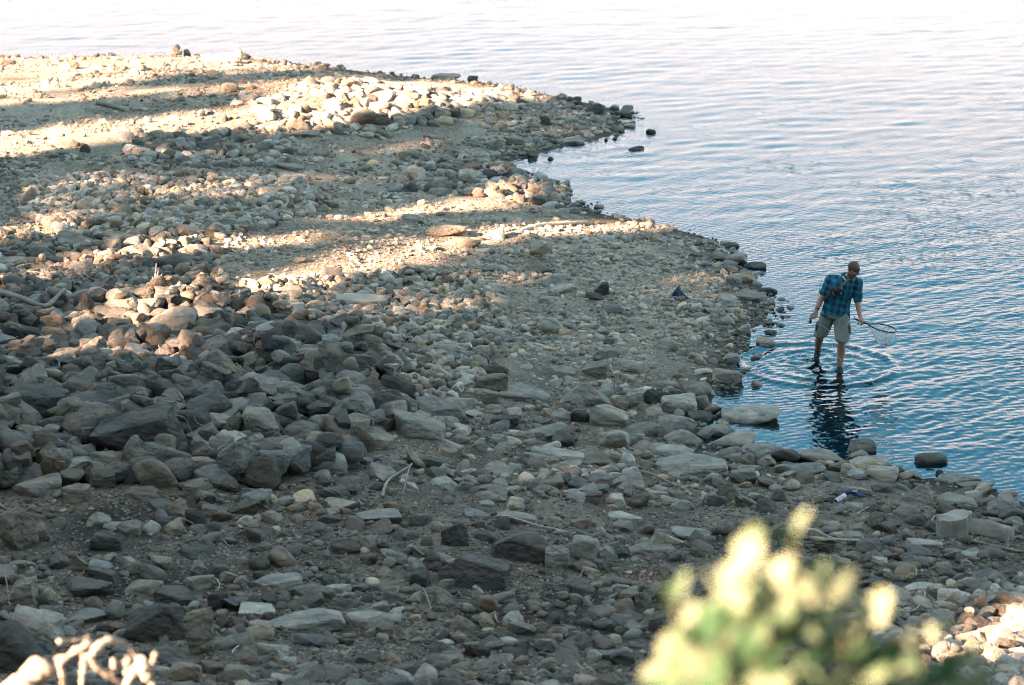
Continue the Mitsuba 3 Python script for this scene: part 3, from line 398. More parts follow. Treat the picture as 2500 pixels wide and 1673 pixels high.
    (3.57, 30.08, np.float64(0.41), np.float64(0.33), np.float64(0.18), 'd', 'r', 'dark ball-shaped boulder at the waterline below the pool', ''),
    (4.05, 30.12, np.float64(0.61), np.float64(0.48), np.float64(0.1), 'm', 'r', 'broad dark-sided boulder right of the ball-shaped boulder at the waterline', ''),
    (4.58, 29.82, np.float64(0.62), np.float64(0.39), np.float64(0.1), 'l', 'f', 'light grey flat boulder right of the broad dark-sided boulder', 'boulders among the shore rocks by the calm pool'),
    (4.69, 29.18, np.float64(0.42), np.float64(0.34), np.float64(0.12), 'l', 'r', 'light grey rounded boulder above left of the peaked boulder', 'boulders among the shore rocks by the calm pool'),
    (3.75, 29.42, np.float64(0.52), np.float64(0.42), np.float64(0.09), 'm', 'r', 'mid-grey rounded boulder below left of the broad dark-sided boulder', 'boulders among the shore rocks by the calm pool'),
    (4.23, 28.26, np.float64(0.37), np.float64(0.29), np.float64(0.13), 'm', 'a', 'mid-grey angular stone above the pale angular stone the discarded tube', 'stones on the near right shore'),
    (4.58, 28.45, np.float64(0.28), np.float64(0.22), np.float64(0.08), 'd', 'a', 'dark grey angular stone left of the peaked boulder', 'stones on the near right shore'),
    (4.05, 27.33, np.float64(0.27), np.float64(0.21), np.float64(0.1), 'l', 'a', 'pale angular stone the discarded tube leans on', ''),
    (3.84, 26.03, np.float64(0.38), np.float64(0.3), np.float64(0.06), 'l', 'a', 'light wedge stone with a dark left face, right of the bush tip', ''),
    (2.03, 25.92, np.float64(0.5), np.float64(0.4), np.float64(0.08), 'l', 'f', 'light grey flat boulder right of the white oblong stone', 'boulders on the near right shore'),
    (1.73, 25.97, np.float64(0.25), np.float64(0.2), np.float64(0.11), 'm', 'r', 'mid-grey rounded stone right of the white oblong stone', 'stones on the near right shore'),
    (5.66, 29.15, np.float64(0.52), np.float64(0.32), np.float64(0.08), 'm', 'f', 'mid-grey flat boulder right of the small dark stone', 'boulders among the shore rocks by the calm pool'),
    (5.8, 28.92, np.float64(0.47), np.float64(0.32), np.float64(0.07), 'm', 'a', 'mid-grey angular boulder right of the small dark stone', 'boulders on the near right shore'),
    (5.66, 28.47, np.float64(0.32), np.float64(0.27), np.float64(0.05), 'l', 'f', 'light grey flat stone below right of the small dark stone', 'stones on the near right shore'),
    (6.01, 27.53, np.float64(0.38), np.float64(0.3), np.float64(0.13), 'd', 'r', 'dark grey rounded stone below right of the small dark stone', 'stones on the near right shore'),
    (5.94, 28.1, np.float64(0.21), np.float64(0.16), np.float64(0.07), 'm', 'r', 'mid-grey rounded stone below right of the small dark stone', 'stones on the near right shore'),
    (5.74, 27.59, np.float64(0.22), np.float64(0.18), np.float64(0.06), 'd', 'r', 'dark grey rounded stone right of the peaked boulder', 'stones on the near right shore'),
    (4.64, 25.82, np.float64(0.42), np.float64(0.19), np.float64(0.07), 'l', 'f', 'long light slab lying flat on the gravel at right', ''),
    (5.17, 25.63, np.float64(0.35), np.float64(0.3), np.float64(0.06), 'l', 'f', 'light grey flat stone right of the long light slab', 'stones on the near right shore'),
    (5.28, 23.93, np.float64(0.24), np.float64(0.19), np.float64(0.16), 'b', 'r', 'brown boulder at the right picture edge above the sunlit stones', ''),
    (4.02, 24.96, np.float64(0.17), np.float64(0.14), np.float64(0.08), 'l', 'a', 'light grey angular stone left of the long light slab', 'stones on the near right shore'),
    (3.76, 25.26, np.float64(0.25), np.float64(0.2), np.float64(0.08), 'b', 'r', 'brownish rounded stone below the light wedge stone', 'stones on the near right shore'),
    (4.08, 23.56, np.float64(0.16), np.float64(0.13), np.float64(0.08), 'l', 'r', 'light grey rounded stone below the long light slab', 'stones on the near right shore'),
    (3.86, 23.35, np.float64(0.17), np.float64(0.14), np.float64(0.11), 'm', 'r', 'mid-grey rounded stone below the long light slab', 'stones on the near right shore'),
    (4.2, 24.28, np.float64(0.32), np.float64(0.27), np.float64(0.06), 'd', 'f', 'dark grey flat stone below the long light slab', 'stones on the near right shore'),
    (2.97, 26.92, np.float64(0.26), np.float64(0.21), np.float64(0.14), 'd', 'r', 'dark grey rounded stone below the dark ball-shaped boulder', 'stones on the near right shore'),
    (3.24, 27.93, np.float64(0.2), np.float64(0.16), np.float64(0.16), 'm', 'r', 'mid-grey rounded stone below the dark ball-shaped boulder', 'stones on the near right shore'),
    (2.72, 26.28, np.float64(0.19), np.float64(0.15), np.float64(0.11), 'b', 'a', 'brownish angular stone left of the light wedge stone', 'stones on the near right shore'),
    (4.69, 26.22, np.float64(0.15), np.float64(0.12), np.float64(0.09), 'b', 'r', 'brownish rounded stone above the long light slab', 'stones on the near right shore'),
    (5.4, 26.7, np.float64(0.2), np.float64(0.16), np.float64(0.08), 'm', 'r', 'mid-grey rounded stone right of the long light slab', 'stones on the near right shore'),
    (4.74, 22.68, np.float64(0.26), np.float64(0.21), np.float64(0.08), 'l', 'r', 'light grey rounded stone below the brown boulder', 'stones on the near right shore'),
    (4.64, 21.58, np.float64(0.3), np.float64(0.24), np.float64(0.14), 'l', 'a', 'light grey angular stone below the brown boulder', 'stones on the near right shore'),
    (4.3, 21.48, np.float64(0.14), np.float64(0.11), np.float64(0.13), 'l', 'r', 'light grey rounded stone below left of the brown boulder', 'stones on the near right shore'),
    (4.93, 22.27, np.float64(0.29), np.float64(0.23), np.float64(0.07), 'l', 'r', 'light grey rounded stone below right of the long light slab', 'stones on the near right shore'),
    (4.3, 22.08, np.float64(0.18), np.float64(0.15), np.float64(0.08), 'l', 'r', 'light grey rounded stone below right of the light wedge stone', 'stones on the near right shore'),
    (-0.37, 23.79, np.float64(0.76), np.float64(0.6), np.float64(0.28), 'd', 'a', 'dark boulder with a pale worn right-hand top, bottom centre', ''),
    (0.1, 24.65, np.float64(0.61), np.float64(0.47), np.float64(0.3), 'd', 'a', 'dark-faced boulder behind and right of the one with the pale worn top', ''),
    (0.46, 24.43, np.float64(0.27), np.float64(0.21), np.float64(0.25), 'l', 'a', 'light grey angular stone left of the pale rounded block', 'stones on the rubble at the bottom centre'),
    (-0.63, 25.09, np.float64(0.3), np.float64(0.23), np.float64(0.22), 'd', 'a', 'dark grey angular stone above the dark boulder', 'stones on the rubble at the bottom centre'),
    (-0.31, 25.33, np.float64(0.34), np.float64(0.27), np.float64(0.09), 'd', 'r', 'dark grey rounded stone left of the dark-faced boulder', 'stones on the rubble at the bottom centre'),
    (0.82, 24.85, np.float64(0.35), np.float64(0.28), np.float64(0.22), 'l', 'r', 'pale rounded block right of the two dark boulders, bottom centre', ''),
    (1.04, 24.72, np.float64(0.2), np.float64(0.16), np.float64(0.14), 'm', 'a', 'mid-grey angular stone right of the pale rounded block', 'stones on the rubble at the bottom centre'),
    (1.47, 25.09, np.float64(0.62), np.float64(0.43), np.float64(0.1), 'm', 'f', 'mid-grey flat boulder right of the pale rounded block', 'boulders on the rubble at the bottom centre'),
    (-0.94, 23.62, np.float64(0.23), np.float64(0.2), np.float64(0.19), 'd', 'f', 'dark grey flat stone left of the dark boulder', 'stones on the rubble at the bottom centre'),
    (-0.88, 24.17, np.float64(0.33), np.float64(0.24), np.float64(0.16), 'd', 'p', 'dark grey pointed stone left of the dark boulder', 'stones on the rubble at the bottom centre'),
    (-0.1, 23.11, np.float64(0.28), np.float64(0.22), np.float64(0.09), 'm', 'r', 'mid-grey rounded stone above right of the reddish-brown stone', 'stones on the rubble at the bottom centre'),
    (-0.23, 22.83, np.float64(0.22), np.float64(0.18), np.float64(0.14), 'x', 'r', 'reddish-brown stone in front of the dark boulder with the pale top', ''),
    (-0.34, 23.28, np.float64(0.14), np.float64(0.11), np.float64(0.11), 'l', 'a', 'light grey angular stone above the reddish-brown stone', 'stones on the rubble at the bottom centre'),
    (-1.4, 22.31, np.float64(0.47), np.float64(0.38), np.float64(0.13), 'l', 'r', 'light smooth boulder with a dark shadow beneath, bottom left of centre', ''),
    (-1.36, 22.04, np.float64(0.17), np.float64(0.13), np.float64(0.09), 'l', 'r', 'light grey rounded stone below the light smooth boulder', 'stones on the rubble at the bottom centre'),
    (-1.23, 22.0, np.float64(0.18), np.float64(0.14), np.float64(0.19), 'b', 'a', 'brownish angular stone below right of the light smooth boulder', 'stones on the rubble at the bottom centre'),
    (1.33, 23.29, np.float64(0.19), np.float64(0.15), np.float64(0.17), 'm', 'a', 'mid-grey angular stone below right of the pale rounded block', 'stones on the rubble at the bottom centre'),
    (1.03, 21.1, np.float64(0.24), np.float64(0.19), np.float64(0.12), 'd', 'a', 'dark grey angular stone right of the reddish-brown stone', 'stones on the rubble at the bottom centre'),
    (1.48, 22.51, np.float64(0.26), np.float64(0.2), np.float64(0.12), 'd', 'r', 'dark grey rounded stone below right of the pale rounded block', 'stones on the near right shore'),
    (0.5, 22.38, np.float64(0.27), np.float64(0.22), np.float64(0.07), 'b', 'r', 'brownish rounded stone right of the reddish-brown stone', 'stones on the rubble at the bottom centre'),
    (1.31, 26.53, np.float64(0.42), np.float64(0.26), np.float64(0.07), 'w', 'f', 'white oblong stone behind the dark soil, right of bottom centre', ''),
    (-0.22, 27.05, np.float64(0.34), np.float64(0.27), np.float64(0.11), 'm', 'a', 'mid-grey angular stone above the dark-faced boulder', 'stones on the rubble at the bottom centre'),
    (0.06, 26.21, np.float64(0.47), np.float64(0.29), np.float64(0.08), 'm', 'f', 'mid-grey flat boulder above the dark-faced boulder', 'boulders on the rubble at the bottom centre'),
    (-1.5, 25.79, np.float64(0.52), np.float64(0.37), np.float64(0.08), 'm', 'f', 'mid-grey flat boulder above left of the dark boulder', 'boulders on the rubble at the bottom centre'),
    (-1.01, 28.13, np.float64(0.31), np.float64(0.24), np.float64(0.14), 'd', 'a', 'dark grey angular stone below the flat-topped block', 'stones in the rock field at the centre'),
    (1.5, 27.49, np.float64(0.18), np.float64(0.14), np.float64(0.15), 'b', 'a', 'brownish angular stone above the white oblong stone', 'stones on the rubble at the bottom centre'),
    (1.76, 27.98, np.float64(0.29), np.float64(0.23), np.float64(0.05), 'l', 'r', 'light grey rounded stone above right of the white oblong stone', 'stones on the near right shore'),
    (1.1, 27.96, np.float64(0.23), np.float64(0.18), np.float64(0.12), 'b', 'a', 'brownish angular stone below the squarish pale boulder', 'stones on the rubble at the bottom centre'),
    (1.38, 28.07, np.float64(0.44), np.float64(0.37), np.float64(0.19), 'm', 'f', 'mid-grey flat boulder above the white oblong stone', 'boulders in the rock field at the centre'),
    (0.98, 26.1, np.float64(0.16), np.float64(0.12), np.float64(0.08), 'l', 'a', 'light grey angular stone left of the white oblong stone', 'stones on the rubble at the bottom centre'),
    (-0.69, 23.52, np.float64(0.19), np.float64(0.16), np.float64(0.11), 'm', 'r', 'mid-grey rounded stone left of the dark boulder', 'stones on the rubble at the bottom centre'),
    (-1.17, 27.14, np.float64(0.16), np.float64(0.13), np.float64(0.11), 'w', 'a', 'whitish angular stone below the wedge boulder', 'stones on the rubble at the bottom centre'),
    (0.27, 22.34, np.float64(0.17), np.float64(0.14), np.float64(0.09), 'b', 'r', 'brownish rounded stone below right of the dark boulder', 'stones on the rubble at the bottom centre'),
    (-0.28, 20.75, np.float64(0.22), np.float64(0.18), np.float64(0.09), 'm', 'r', 'mid-grey rounded stone below the reddish-brown stone', 'stones on the rubble at the bottom centre'),
    (-3.31, 21.72, np.float64(0.74), np.float64(0.57), np.float64(0.32), 'd', 'a', 'large dark-fronted boulder near the bottom left corner', ''),
    (-3.37, 22.92, np.float64(0.45), np.float64(0.38), np.float64(0.12), 'd', 'f', 'dark grey flat boulder above the large dark-fronted boulder', 'boulders on the rubble at the bottom left'),
    (-2.89, 20.97, np.float64(0.28), np.float64(0.2), np.float64(0.41), 'b', 'u', 'brown splintered slab standing against the large dark-fronted boulder', ''),
    (-4.46, 20.4, np.float64(0.52), np.float64(0.41), np.float64(0.43), 'd', 'r', 'black shaded boulder in the bottom left corner', ''),
    (-4.5, 21.5, np.float64(0.48), np.float64(0.41), np.float64(0.34), 'l', 'f', 'pale sloping slab behind the black corner boulder', ''),
    (-5.29, 24.43, np.float64(0.44), np.float64(0.34), np.float64(0.42), 'b', 'a', 'brown fissured boulder at the left picture edge, lower part', ''),
    (-4.33, 24.46, np.float64(0.35), np.float64(0.28), np.float64(0.19), 'd', 'r', 'dark grey rounded stone above the dark rounded slab above the large', 'stones on the rubble at the bottom left'),
    (-5.35, 25.98, np.float64(0.55), np.float64(0.43), np.float64(0.17), 'm', 'a', 'mid-grey angular boulder above the brown fissured boulder', 'boulders on the rubble at the bottom left'),
    (-4.88, 25.83, np.float64(0.32), np.float64(0.25), np.float64(0.15), 'b', 'a', 'brownish angular stone above right of the brown fissured boulder', 'stones on the rubble at the bottom left'),
    (-3.58, 26.43, np.float64(0.39), np.float64(0.31), np.float64(0.08), 'm', 'r', 'mid-grey rounded stone below right of the huge broad-topped dark grey boulder', 'stones on the rubble at the bottom left'),
    (-3.72, 25.61, np.float64(0.26), np.float64(0.2), np.float64(0.17), 'b', 'a', 'brownish angular stone below the huge broad-topped dark grey boulder', 'stones on the rubble at the bottom left'),
    (-3.48, 25.37, np.float64(0.24), np.float64(0.19), np.float64(0.18), 'd', 'r', 'dark grey rounded stone below the huge broad-topped dark grey boulder', 'stones on the rubble at the bottom left'),
    (-3.32, 25.71, np.float64(0.28), np.float64(0.22), np.float64(0.12), 'b', 'a', 'brownish angular stone below right of the huge broad-topped dark grey boulder', 'stones on the rubble at the bottom left'),
    (-4.16, 26.0, np.float64(0.37), np.float64(0.29), np.float64(0.11), 'b', 'a', 'brownish angular stone right of the brown fissured boulder', 'stones on the rubble at the bottom left'),
    (-3.99, 26.44, np.float64(0.39), np.float64(0.31), np.float64(0.08), 'l', 'a', 'light grey angular stone below the huge broad-topped dark grey boulder', 'stones in the rock field at the centre'),
    (-4.26, 22.97, np.float64(0.54), np.float64(0.46), np.float64(0.13), 'd', 'f', 'dark rounded slab above the large dark-fronted boulder', ''),
    (-4.85, 22.62, np.float64(0.27), np.float64(0.21), np.float64(0.24), 'm', 'a', 'mid-grey angular stone above the pale sloping slab', 'stones on the rubble at the bottom left'),
    (-3.76, 23.13, np.float64(0.42), np.float64(0.33), np.float64(0.12), 'b', 'a', 'brownish angular boulder right of the dark rounded slab above the large', 'boulders on the rubble at the bottom left'),
    (-2.51, 22.48, np.float64(0.37), np.float64(0.28), np.float64(0.06), 'w', 'f', 'flat whitish slab on the gravel, bottom left of centre', ''),
    (-2.01, 22.2, np.float64(0.75), np.float64(0.37), np.float64(0.12), 'l', 'f', 'long thin pale slab right of the flat whitish slab', ''),
    (-2.2, 20.87, np.float64(0.33), np.float64(0.26), np.float64(0.17), 'l', 'a', 'light grey angular stone below left of the long thin pale slab', 'stones on the rubble at the bottom left'),
    (-2.39, 20.68, np.float64(0.2), np.float64(0.16), np.float64(0.13), 'b', 'r', 'brownish rounded stone right of the brown splintered slab', 'stones on the rubble at the bottom left'),
    (-2.44, 20.12, np.float64(0.22), np.float64(0.18), np.float64(0.12), 'm', 'a', 'mid-grey angular stone below right of the brown splintered slab', 'stones on the rubble at the bottom left'),
    (-2.87, 19.86, np.float64(0.3), np.float64(0.23), np.float64(0.18), 'y', 'a', 'ochre block just right of the driftwood root, bottom left', ''),
    (-3.15, 20.64, np.float64(0.44), np.float64(0.35), np.float64(0.13), 'd', 'r', 'dark hump-shaped boulder behind the ochre block', ''),
    (-2.05, 20.55, np.float64(0.18), np.float64(0.14), np.float64(0.09), 'l', 'a', 'light grey angular stone below the long thin pale slab', 'stones on the rubble at the bottom left'),
    (-2.93, 22.7, np.float64(0.22), np.float64(0.17), np.float64(0.19), 'd', 'a', 'dark grey angular stone left of the flat whitish slab', 'stones on the rubble at the bottom left'),
    (-2.92, 23.6, np.float64(0.21), np.float64(0.16), np.float64(0.1), 'b', 'a', 'brownish angular stone above left of the flat whitish slab', 'stones on the rubble at the bottom left'),
    (-3.05, 23.74, np.float64(0.26), np.float64(0.2), np.float64(0.13), 'd', 'a', 'dark grey angular stone above left of the flat whitish slab', 'stones on the rubble at the bottom left'),
    (-3.24, 23.7, np.float64(0.17), np.float64(0.13), np.float64(0.17), 'm', 'a', 'mid-grey angular stone above left of the flat whitish slab', 'stones on the rubble at the bottom left'),
    (-3.36, 24.35, np.float64(0.42), np.float64(0.32), np.float64(0.07), 'd', 'f', 'dark grey flat boulder above left of the flat whitish slab', 'boulders on the rubble at the bottom left'),
    (-2.39, 22.81, np.float64(0.25), np.float64(0.2), np.float64(0.12), 'd', 'a', 'dark grey angular stone above right of the flat whitish slab', 'stones on the rubble at the bottom left'),
    (-2.12, 22.95, np.float64(0.22), np.float64(0.17), np.float64(0.06), 'l', 'a', 'light grey angular stone above the long thin pale slab', 'stones on the rubble at the bottom left'),
    (-2.42, 23.44, np.float64(0.54), np.float64(0.33), np.float64(0.09), 'm', 'f', 'mid-grey flat boulder above the flat whitish slab', 'boulders on the rubble at the bottom left'),
    (-4.34, 21.85, np.float64(0.33), np.float64(0.26), np.float64(0.07), 'm', 'r', 'mid-grey rounded stone right of the pale sloping slab', 'stones on the rubble at the bottom left'),
    (-4.15, 22.26, np.float64(0.42), np.float64(0.34), np.float64(0.07), 'm', 'f', 'mid-grey flat boulder below the dark rounded slab above the large', 'boulders on the rubble at the bottom left'),
    (-5.09, 23.51, np.float64(0.2), np.float64(0.16), np.float64(0.12), 'b', 'a', 'brownish angular stone below the brown fissured boulder', 'stones on the rubble at the bottom left'),
    (-4.45, 23.57, np.float64(0.19), np.float64(0.15), np.float64(0.18), 'b', 'a', 'brownish angular stone above the dark rounded slab above the large', 'stones on the rubble at the bottom left'),
    (-4.15, 24.86, np.float64(0.27), np.float64(0.21), np.float64(0.16), 'b', 'a', 'brownish angular stone above the large dark-fronted boulder', 'stones on the rubble at the bottom left'),
    (-4.34, 25.16, np.float64(0.28), np.float64(0.21), np.float64(0.04), 'l', 'f', 'light grey flat stone right of the brown fissured boulder', 'stones on the rubble at the bottom left'),
    (-4.16, 23.25, np.float64(0.37), np.float64(0.29), np.float64(0.15), 'd', 'a', 'dark grey angular stone above right of the dark rounded slab above the large', 'stones on the rubble at the bottom left'),
    (-3.73, 21.63, np.float64(0.22), np.float64(0.18), np.float64(0.1), 'm', 'r', 'mid-grey rounded stone left of the large dark-fronted boulder', 'stones on the rubble at the bottom left'),
    (-3.62, 26.01, np.float64(0.18), np.float64(0.13), np.float64(0.21), 'b', 'u', 'brownish upright stone below the huge broad-topped dark grey boulder', 'stones on the rubble at the bottom left'),
    (-2.91, 26.08, np.float64(0.37), np.float64(0.31), np.float64(0.14), 'm', 'f', 'mid-grey flat stone below the egg-shaped upright boulder', 'stones on the rubble at the bottom left'),
    (-1.98, 26.16, np.float64(0.45), np.float64(0.38), np.float64(0.08), 'm', 'f', 'mid-grey flat boulder below the rounded boulder', 'boulders on the rubble at the bottom left'),
    (-4.7, 26.8, np.float64(0.42), np.float64(0.33), np.float64(0.19), 'm', 'a', 'mid-grey angular boulder below the dark wedge boulder between the cracked', 'boulders in the dark boulder heap on the left'),
]
# crown gaps shaped to drop sun on chosen beach patches, as (share of leaves missing, outline in metres along and up the row of trees)
SUN_GAPS = [
    (1, [(61.49, 24.13), (61.03, 24.39), (60.58, 24.64), (60.12, 24.89), (59.66, 25.15), (59.21, 25.4), (58.75, 25.66), (58.29, 25.92), (57.46, 26.18), (56.64, 26.43), (55.23, 26.51), (53.85, 26.59), (54.09, 26.23), (54.12, 25.85), (53.27, 25.36), (52.16, 24.87), (52.02, 24.54), (52.4, 24.27), (52.98, 24.01), (53.16, 23.75), (53.44, 23.51), (53.46, 23.24), (53.68, 23.0)]),
    (1, [(52.4, 22.82), (53.0, 23.12), (52.8, 23.36), (52.82, 23.62), (51.96, 23.81), (51.96, 24.1), (51.72, 24.37), (52.02, 24.88), (50.28, 24.13), (50.49, 23.8), (50.71, 23.47), (50.59, 23.12), (50.65, 22.77), (50.25, 22.4)]),
    (0.9, [(52.7, 25.07), (53.59, 25.47), (54.12, 25.85), (54.09, 26.23), (53.85, 26.59), (52.66, 26.5), (52.75, 26.18), (52.11, 25.77), (51.42, 25.37), (51.02, 25.04), (51.67, 24.82)]),
    (0.9, [(49.96, 22.31), (50.16, 22.59), (49.92, 22.85), (50.27, 23.16), (49.36, 23.44), (49.05, 23.78), (48.59, 23.99), (48.09, 24.19), (47.2, 24.35), (46.75, 24.56), (46.59, 24.89), (49.53, 25.63), (49.82, 26.06), (45.34, 25.36), (45.57, 25.07), (45.66, 24.76), (46.13, 24.51), (46.66, 24.26), (47.04, 23.98), (47.45, 23.7), (48.09, 23.45), (48.51, 23.2), (48.72, 22.94), (48.53, 22.61), (48.52, 22.29), (48.43, 21.98)]),
    (0.7, [(52.02, 26.54), (51.3, 26.77), (50.43, 26.98), (49.09, 26.81), (49.24, 26.51), (48.68, 26.11), (49.54, 25.98)]),
    (1, [(43.98, 20.8), (45.41, 21.13), (45.53, 21.51), (45.68, 21.9), (45.71, 22.14), (45.8, 22.4), (46.05, 22.68), (45.78, 22.95), (45.43, 23.23), (45.27, 23.52), (44.95, 24.02), (45.32, 24.5), (45.08, 25.06), (45.11, 25.41), (48.43, 26.23), (48.65, 26.6), (48.59, 26.94), (47.8, 27.05), (46.99, 27.15), (45.54, 27.12), (44.67, 26.69), (43.11, 25.86), (43.02, 25.35), (42.89, 25.01), (42.99, 24.71), (43.04, 24.37), (42.91, 24.01), (43.17, 23.76), (43.31, 23.5), (43.91, 23.27), (44.05, 23.01), (44.11, 22.75), (43.9, 22.31), (43.68, 21.99), (43.55, 21.69), (43.44, 21.35), (43.32, 21.03)]),
    (0.8, [(41.44, 23.55), (41.24, 23.99), (40.95, 24.05), (40.74, 23.58)]),
    (0.6, [(42.27, 25.48), (42.39, 25.92), (42.47, 26.36), (41.98, 26.28), (41.62, 25.8), (41.32, 25.35)]),
    (0.5, [(41.2, 25.54), (40.93, 25.85), (40.81, 26.19), (39.73, 25.35), (40.14, 24.97)]),
    (0.9, [(39.94, 20.95), (40.37, 21.29), (40.31, 21.41), (39.48, 21.09)]),
    (0.7, [(42.34, 22.0), (42.55, 22.35), (41.62, 22.28), (41.45, 21.88)]),
    (0.72, [(39.56, 20.33), (39.31, 20.52), (39.5, 20.72), (39.38, 20.91), (39.08, 21.09), (38.97, 21.28), (38.87, 21.47), (38.98, 21.68), (39.3, 22.04), (39.73, 22.42), (39.33, 22.7), (38.35, 22.08), (38.27, 21.78), (37.27, 21.44), (37.09, 21.18), (36.95, 20.93), (36.89, 20.69), (36.95, 20.48), (36.64, 20.26), (36.67, 20.04), (36.17, 19.83), (37.1, 19.71), (38.18, 20.16)]),
    (0.45, [(38.91, 22.92), (38.95, 23.24), (38.86, 23.54), (38.74, 23.85), (37.59, 23.74), (37.69, 23.48), (37.82, 23.23), (37.78, 22.96)]),
    (1, [(34.37, 21.54), (34.85, 21.88), (35.03, 22.22), (35.06, 22.51), (35.32, 22.83), (36.19, 23.37), (35.93, 23.53), (35.27, 23.26), (34.83, 22.89), (34.54, 22.55), (34.5, 22.24), (34.48, 21.95), (34.08, 21.57)]),
    (0.5, [(35.26, 20.77), (34.91, 20.92), (34.53, 21.07), (34.29, 21.22), (34.23, 21.39), (34.32, 21.57), (33.77, 21.22), (33.44, 20.89), (33.85, 20.71), (33.45, 20.49), (33.45, 20.3), (33.31, 19.96), (33.73, 20.1), (34.37, 20.42)]),
    (1, [(35.16, 18.99), (35.47, 19.39), (35.49, 19.6), (36.04, 19.83), (35.59, 19.83), (34.96, 19.41), (34.9, 19.16), (34.91, 18.92)]),
    (1, [(33.13, 19.58), (33.31, 19.96), (33.22, 20.16), (33.3, 20.36), (33.21, 20.6), (32.86, 20.83), (32.34, 20.83), (32.7, 20.6), (32.57, 20.35), (32.67, 20.16), (32.83, 19.97), (32.62, 19.58), (32.58, 19.4), (32.6, 19.18), (32.19, 18.87), (31.87, 18.6), (32.27, 18.67), (32.81, 19.02), (33.28, 19.33)]),
    (1, [(30.09, 19.6), (30.69, 19.99), (30.78, 20.39), (31.5, 20.9), (31.94, 21.37), (31.82, 21.58), (31.37, 21.28), (31.04, 20.9), (30.47, 20.5), (30.23, 20.15), (30.02, 19.91), (29.78, 19.66)]),
    (1, [(31.99, 21.6), (32.32, 21.92), (32.25, 22.13), (32.51, 22.37), (32.55, 22.59), (32.65, 22.86), (32.56, 23.11), (31.98, 23.18), (31.4, 23.26), (31.59, 22.97), (31.59, 22.67), (31.79, 22.42), (31.85, 22.17), (31.66, 21.73)]),
    (0.5, [(30.94, 21.03), (31.07, 21.3), (31.12, 21.58), (30.81, 21.65), (30.69, 21.38), (30.73, 21.14)]),
    (0.62, [(30.99, 19.16), (31.05, 19.43), (31.11, 19.71), (31.21, 20.09), (31.3, 20.46), (30.95, 20.42), (30.8, 20.0), (30.31, 19.61), (30.29, 19.4), (30.75, 19.28)]),
    (0.78, [(30.33, 19.03), (30.47, 19.23), (30.37, 19.43), (30.07, 19.59), (29.89, 19.75), (29.34, 19.69), (28.8, 19.41), (28.64, 19.06), (28.32, 18.78), (29.11, 18.75)]),
    (0.72, [(28.42, 19.72), (28.92, 20.13), (28.72, 20.33), (28.17, 20.28), (27.98, 19.94), (27.88, 19.64)]),
    (0.5, [(29.34, 19.69), (29.39, 20.0), (28.84, 19.98), (28.8, 19.65)]),
    (1, [(28.84, 18.35), (29.72, 18.61), (29.84, 18.85), (29.46, 18.86), (28.74, 18.53), (29.18, 18.57)]),
    (0.85, [(26.75, 18.26), (27.56, 18.45), (27.62, 18.59), (27.23, 18.64), (26.28, 18.46), (26.08, 18.31)]),
    (1, [(26.93, 18.1), (27.85, 18.26), (27.76, 18.35), (27.16, 18.25)]),
    (0.9, [(27.45, 17.87), (27.8, 17.97), (27.66, 18.06), (27.35, 17.98)]),
    (0.85, [(31.87, 18.08), (32.77, 18.29), (32.66, 18.56), (32.18, 18.5), (31.97, 18.3), (31.57, 18.14)]),
    (0.7, [(32.51, 18.34), (32.79, 18.57), (32.32, 18.53), (32.17, 18.34)]),
    (0.6, [(29.47, 20.94), (29.54, 21.19), (29.27, 21.18), (29.14, 20.95)]),
    (0.6, [(27.72, 21.83), (28.02, 22.17), (27.56, 22.2), (27.17, 21.93), (27.28, 21.72)]),
    (1, [(13.44, 17.96), (13.62, 18.07), (13.73, 18.26), (14.02, 18.43), (13.96, 18.56), (12.77, 18.12), (13.11, 17.99)]),
]
